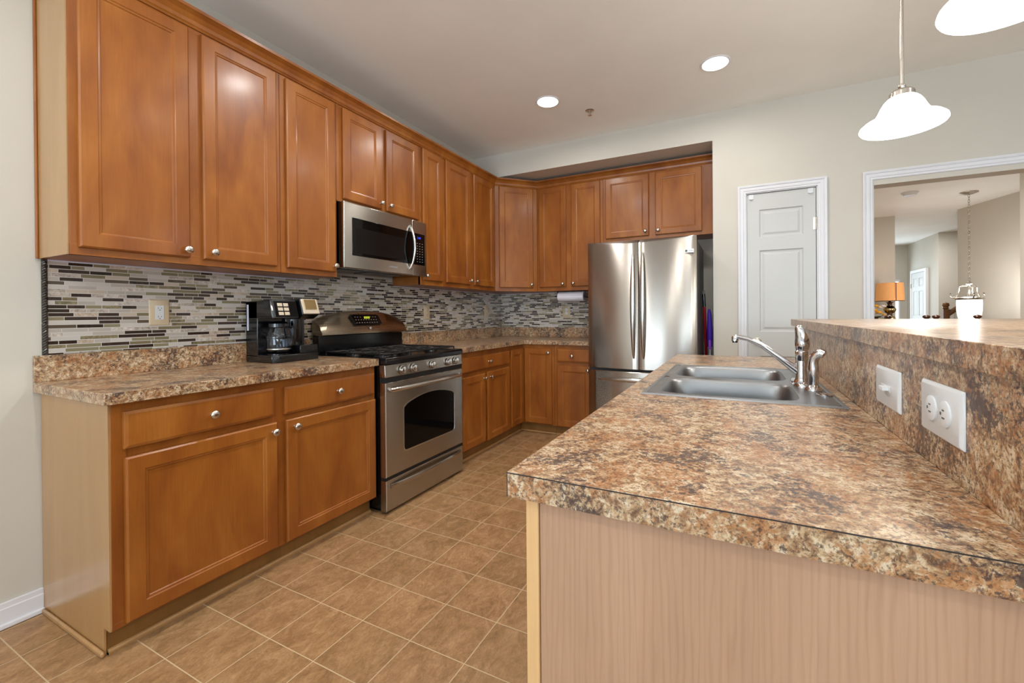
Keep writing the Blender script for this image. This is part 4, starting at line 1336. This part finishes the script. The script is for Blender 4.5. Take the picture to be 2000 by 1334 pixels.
# ------------------------------------------------------------------ dining room and hall
t = thing('dining_chandelier', 'bowl chandelier on a chain with scrolled metal arms in the dining room', 'chandelier', (5.38, 7.30, ZC))
m = M(); m.lathe([(0.10, 0), (0.098, -0.012), (0.05, -0.03), (0.001, -0.032)], (0, 0, 0), 'Z', 28); m.build('canopy', 'nickel', t, True)
m = M(); z = -0.03; k = 0
while z > -1.195:
    ang = (k % 2) * PI / 2
    pts = [((0.010 * math.cos(a)) * math.cos(ang), (0.010 * math.cos(a)) * math.sin(ang), z - 0.022 + 0.024 * math.sin(a)) for a in [j * PI / 5 for j in range(11)]]
    m.tube(pts, 0.0028, 6, up=(math.sin(ang), -math.cos(ang), 0)); z -= 0.036; k += 1
m.build('chain', 'nickel', t, True)
zr = 1.325 - ZC
m = M(); m.lathe([(0.004, 0.25), (0.012, 0.245), (0.036, 0.222), (0.040, 0.212), (0.022, 0.205), (0.010, 0.195), (0.010, 0.10), (0.020, 0.08), (0.014, 0.02), (0.004, 0.0)], (0, 0, zr), 'Z', 24); m.build('hub', 'nickel', t, True)
for k in range(3):
    a = k * 2 * PI / 3 + 0.42
    m = M(); pr_ = [(0.02, 0.195), (0.066, 0.188), (0.106, 0.165), (0.110, 0.12), (0.122, 0.07), (0.145, 0.030), (0.175, 0.022), (0.198, 0.050), (0.202, 0.080), (0.188, 0.090)]
    m.tube([(r * math.cos(a), r * math.sin(a), zr + h) for r, h in pr_], 0.008, 8); m.build('arm', 'nickel', t, True)
m = M(); m.lathe([(0.129, 0.03), (0.150, 0.022), (0.152, 0.010), (0.136, -0.006), (0.128, 0.0)], (0, 0, zr), 'Z', 40); m.build('ring', 'nickel', t, True)
m = M(); m.lathe([(0.128, 0.0), (0.130, -0.06), (0.128, -0.15), (0.118, -0.23), (0.092, -0.31), (0.05, -0.36), (0.001, -0.37)], (0, 0, zr), 'Z', 40); m.build('glass_bowl', 'bowl_glass', t, True)
light('chandelier_light', 'POINT', (0, 0, zr + 0.14), 55, WARM, parent=t, radius=0.08)

t = thing('smoke_detector', 'round white smoke detector on the dining room ceiling', 'smoke detector', (4.645, 6.932, ZC))
m = M(); m.lathe([(0.095, 0), (0.095, -0.012), (0.075, -0.03), (0.07, -0.045), (0.001, -0.047)], (0, 0, 0), 'Z', 32); m.build('housing', 'white_trim', t, True)

t = thing('sideboard', 'dark wooden sideboard below the table lamp in the dining room', 'sideboard', (4.35, 8.25, 0))
m = M(); m.box(-0.55, 0.58, -0.2, 0.2, 0.1, 0.93); m.build('body', 'dark_wood', t, bevel=0.004)
m = M(); m.box(-0.57, 0.60, -0.22, 0.21, 0.93, 0.955); m.build('top', 'dark_wood', t, bevel=0.003)
for x in (-0.5, 0.53):
    for y in (-0.17, 0.17):
        m = M(); m.box(x - 0.025, x + 0.025, y - 0.025, y + 0.025, 0, 0.1); m.build('leg', 'dark_wood', t)
for x in (-0.50, 0.03):
    m = M(Matrix.Translation((x, -0.2, 0.16))); front_panel(m, 0.0, 0.50, 0.0, 0.7); m.build('door', 'dark_wood', t)
t = thing('table_lamp', 'table lamp with orange drum shade and stacked gold ball base', 'lamp', (4.745, 8.22, 0.955))
m = M(); m.lathe([(0.09, 0), (0.09, 0.012), (0.05, 0.02), (0.025, 0.028), (0.05, 0.045), (0.075, 0.075), (0.078, 0.095), (0.06, 0.13), (0.03, 0.15)], (0, 0, 0), 'Z', 28)
m.lathe([(0.032, 0.175), (0.06, 0.19), (0.082, 0.225), (0.084, 0.245), (0.065, 0.285), (0.032, 0.305)], (0, 0, 0), 'Z', 28); m.build('base', 'gold', t, True)
m = M(); m.lathe([(0.03, 0.148), (0.036, 0.155), (0.036, 0.172), (0.03, 0.178)], (0, 0, 0), 'Z', 20); m.lathe([(0.030, 0.303), (0.028, 0.32), (0.034, 0.345), (0.056, 0.362), (0.02, 0.366), (0.012, 0.38), (0.012, 0.42)], (0, 0, 0), 'Z', 20); m.build('neck', 'dark_wood', t, True)
m = M(); m.lathe([(0.188, 0.385), (0.175, 0.675), (0.173, 0.675), (0.186, 0.385), (0.188, 0.385)], (0, 0, 0), 'Z', 40); m.build('lamp_shade', 'lampshade', t, True)
m = M(); m.lathe([(0.190, 0.381), (0.190, 0.386), (0.186, 0.386), (0.186, 0.381), (0.190, 0.381)], (0, 0, 0), 'Z', 40); m.box(0.03, 0.038, -0.19, -0.184, 0.385, 0.672); m.build('shade_trim', 'dark_wood', t, True)
light('table_lamp_light', 'POINT', (0, 0, 0.50), 6, (1, .7, .4), parent=t, radius=0.04)
t = thing('flower_arrangement', 'yellow and cream artificial flowers in a vase left of the table lamp', 'flowers', (4.555, 8.20, 0.955))
m = M(); m.lathe([(0.04, 0), (0.055, 0.03), (0.045, 0.08), (0.035, 0.10), (0.04, 0.11)], (0, 0, 0), 'Z', 20); m.build('vase', 'dark_wood', t, True)
random.seed(3)
for (x, y, z, r, mt) in ((-0.03, -0.03, 0.22, 0.05, 'petal_yellow'), (0.03, -0.05, 0.18, 0.05, 'petal_yellow'), (0.05, -0.02, 0.27, 0.042, 'petal_white'), (0.09, -0.03, 0.285, 0.045, 'petal_white'),
                        (-0.01, -0.05, 0.29, 0.045, 'petal_yellow'), (0.10, -0.04, 0.15, 0.03, 'petal_yellow'), (-0.06, 0.0, 0.27, 0.045, 'petal_white'), (-0.06, -0.04, 0.16, 0.04, 'petal_yellow')):
    m = M()
    for k in range(14):
        a = k * 2.399; el = 0.2 + 1.2 * (k / 14)
        c_ = (x + r * 0.6 * math.cos(a) * math.cos(el), y + r * 0.6 * math.sin(a) * math.cos(el), z + r * 0.6 * math.sin(el))
        m.ball(c_, r * 0.42, 8, 0.6)
    m.build('bloom', mt, t, True)
m = M()
for k in range(12):
    a = k * 0.9; r = 0.10 + 0.03 * (k % 3)
    m.tube([(0, 0, 0.09), (r * 0.5 * math.cos(a), r * 0.5 * math.sin(a), 0.13), (r * math.cos(a), r * math.sin(a), 0.10 + 0.02 * (k % 4))], [0.004, 0.018, 0.002], 6, ry=[0.002, 0.003, 0.001])
m.build('leaves', 'leaf', t, True)

# dining table and chairs
t = thing('dining_table', 'dark wooden dining table under the chandelier, hidden behind the bar', 'table', (5.05, 7.25, 0))
m = M(); m.box(-0.5, 0.75, -0.45, 0.45, 0.72, 0.755); m.build('tabletop', 'dark_wood', t, bevel=0.006)
for x in (-0.43, 0.68):
    for y in (-0.38, 0.38):
        m = M(); m.tube([(x, y, 0), (x, y, 0.72)], [0.025, 0.035], 12); m.build('leg', 'dark_wood', t, True)


def chair(loc, label):
    t = thing('dining_chair', label, 'chair', loc, 0, 'dining chairs with turned finials')
    m = M(); m.prism([(-0.21, 0.0), (0.21, 0.0), (0.23, 0.42), (-0.23, 0.42)], 0.43, 0.46); m.build('seat', 'dark_wood', t, bevel=0.006)
    for s in (-1, 1):
        m = M(); m.tube([(s * 0.19, 0.02, 0), (s * 0.19, 0.0, 0.45), (s * 0.19, -0.03, 0.98)], [0.018, 0.02, 0.016], 12)
        m.lathe([(0.016, 0.975), (0.034, 0.985), (0.036, 0.995), (0.022, 1.005), (0.020, 1.025), (0.034, 1.038), (0.040, 1.050), (0.034, 1.062), (0.014, 1.070), (0.001, 1.072)], (s * 0.19, -0.03, 0), 'Z', 20)
        m.build('back_post', 'dark_wood', t, True)
        m = M(); m.tube([(s * 0.20, 0.38, 0), (s * 0.20, 0.38, 0.44)], [0.015, 0.02], 10); m.build('leg', 'dark_wood', t, True)
    m = M()
    for z in (0.62, 0.74, 0.86): m.tube([(-0.19, -0.012 - (z - 0.45) * 0.05, z), (0.19, -0.012 - (z - 0.45) * 0.05, z)], 0.008, 8, ry=0.03)
    m.build('ladder_back', 'dark_wood', t, True)
    return t


CHZ = 1.045
ch = chair((4.44, 6.36, 0), 'dark wooden dining chair whose finial shows left of the chandelier')
ch.scale = (1, 1, CHZ)
dup(ch, (4.912, 6.36, 0), label='dark wooden dining chair whose finial shows in front of the chandelier bowl')

# hall door, window, stair
P2 = bpy.data.objects.new('door_2', None); C.objects.link(P2); P2.location = (6.268, 12.45, 0.01); P2.rotation_euler[2] = -H; struct(P2)
m = M(); w_ = 0.80
pn = []
for a, b in ((0.10, 0.36), (0.44, 0.70)):
    pn += [(a, b, 1.72, 1.92), (a, b, 1.05, 1.62), (a, b, 0.20, 0.90)]
panel_door(m, w_, 2.04, 0.035, pn, -0.04); m.build('door_leaf', 'door_white', P2)
m = M(); m.box(-0.07, 0, -0.05, 0.0, 0, 2.11); m.box(w_, w_ + 0.07, -0.05, 0.0, 0, 2.11); m.box(0.0, w_, -0.05, 0.0, 2.045, 2.11); m.build('casing', 'white_trim', P2)
for hz in (0.9, 1.75):
    m = M(); m.cyl((-0.004, -0.055, hz - 0.05), 0.008, 0.1); m.build('hinge', 'nickel', P2, True)
m = M(); m.box(5.86, 6.12, 12.87, 12.9, 0.3, 1.95); W4 = struct(m.build('window_4', 'white_trim'))
emit('window_daylight', (225, 238, 255), 2.2)
m = M(); m.box(5.90, 6.00, 12.865, 12.869, 0.4, 1.9); m.box(6.03, 6.09, 12.865, 12.869, 0.4, 1.9); m.build('pane', 'window_daylight', W4)

t = thing('staircase', 'white-balustered staircase with dark wooden handrail beyond the dining room', 'staircase', (5.96, 9.80, 0))
m = M(); m.box(-0.045, 0.045, -0.045, 0.045, 0, 1.20); m.lathe([(0.03, 1.20), (0.05, 1.215), (0.035, 1.235), (0.055, 1.27), (0.045, 1.31), (0.001, 1.33)], (0, 0, 0), 'Z', 20); m.build('newel_post', 'stair_oak', t, bevel=0.004)
m = M(); m.tube([(0.02, 0, 1.10), (1.3, 0, 2.16)], 0.035, 10, ry=0.045); m.build('handrail', 'stair_oak', t, True)
for k in range(10):
    x = 0.13 + k * 0.11
    m = M(); zt_ = 1.10 + (x - 0.02) * 0.83; zb_ = 0.0 + (int(x / 0.22)) * 0.18
    m.lathe([(0.016, zb_), (0.016, zb_ + 0.2), (0.022, zb_ + 0.25), (0.012, zb_ + 0.3), (0.018, zb_ + 0.6), (0.010, zt_ - 0.25), (0.020, zt_ - 0.2), (0.014, zt_ - 0.03)], (x, 0, 0), 'Z', 12)
    m.build('baluster', 'white_trim', t, True)
for k in range(6):
    m = M(); m.box(0.06 + k * 0.22, 0.28 + k * 0.22, -0.02, 0.95, 0, 0.18 * (k + 1)); m.build('step', 'stair_oak', t, bevel=0.003)
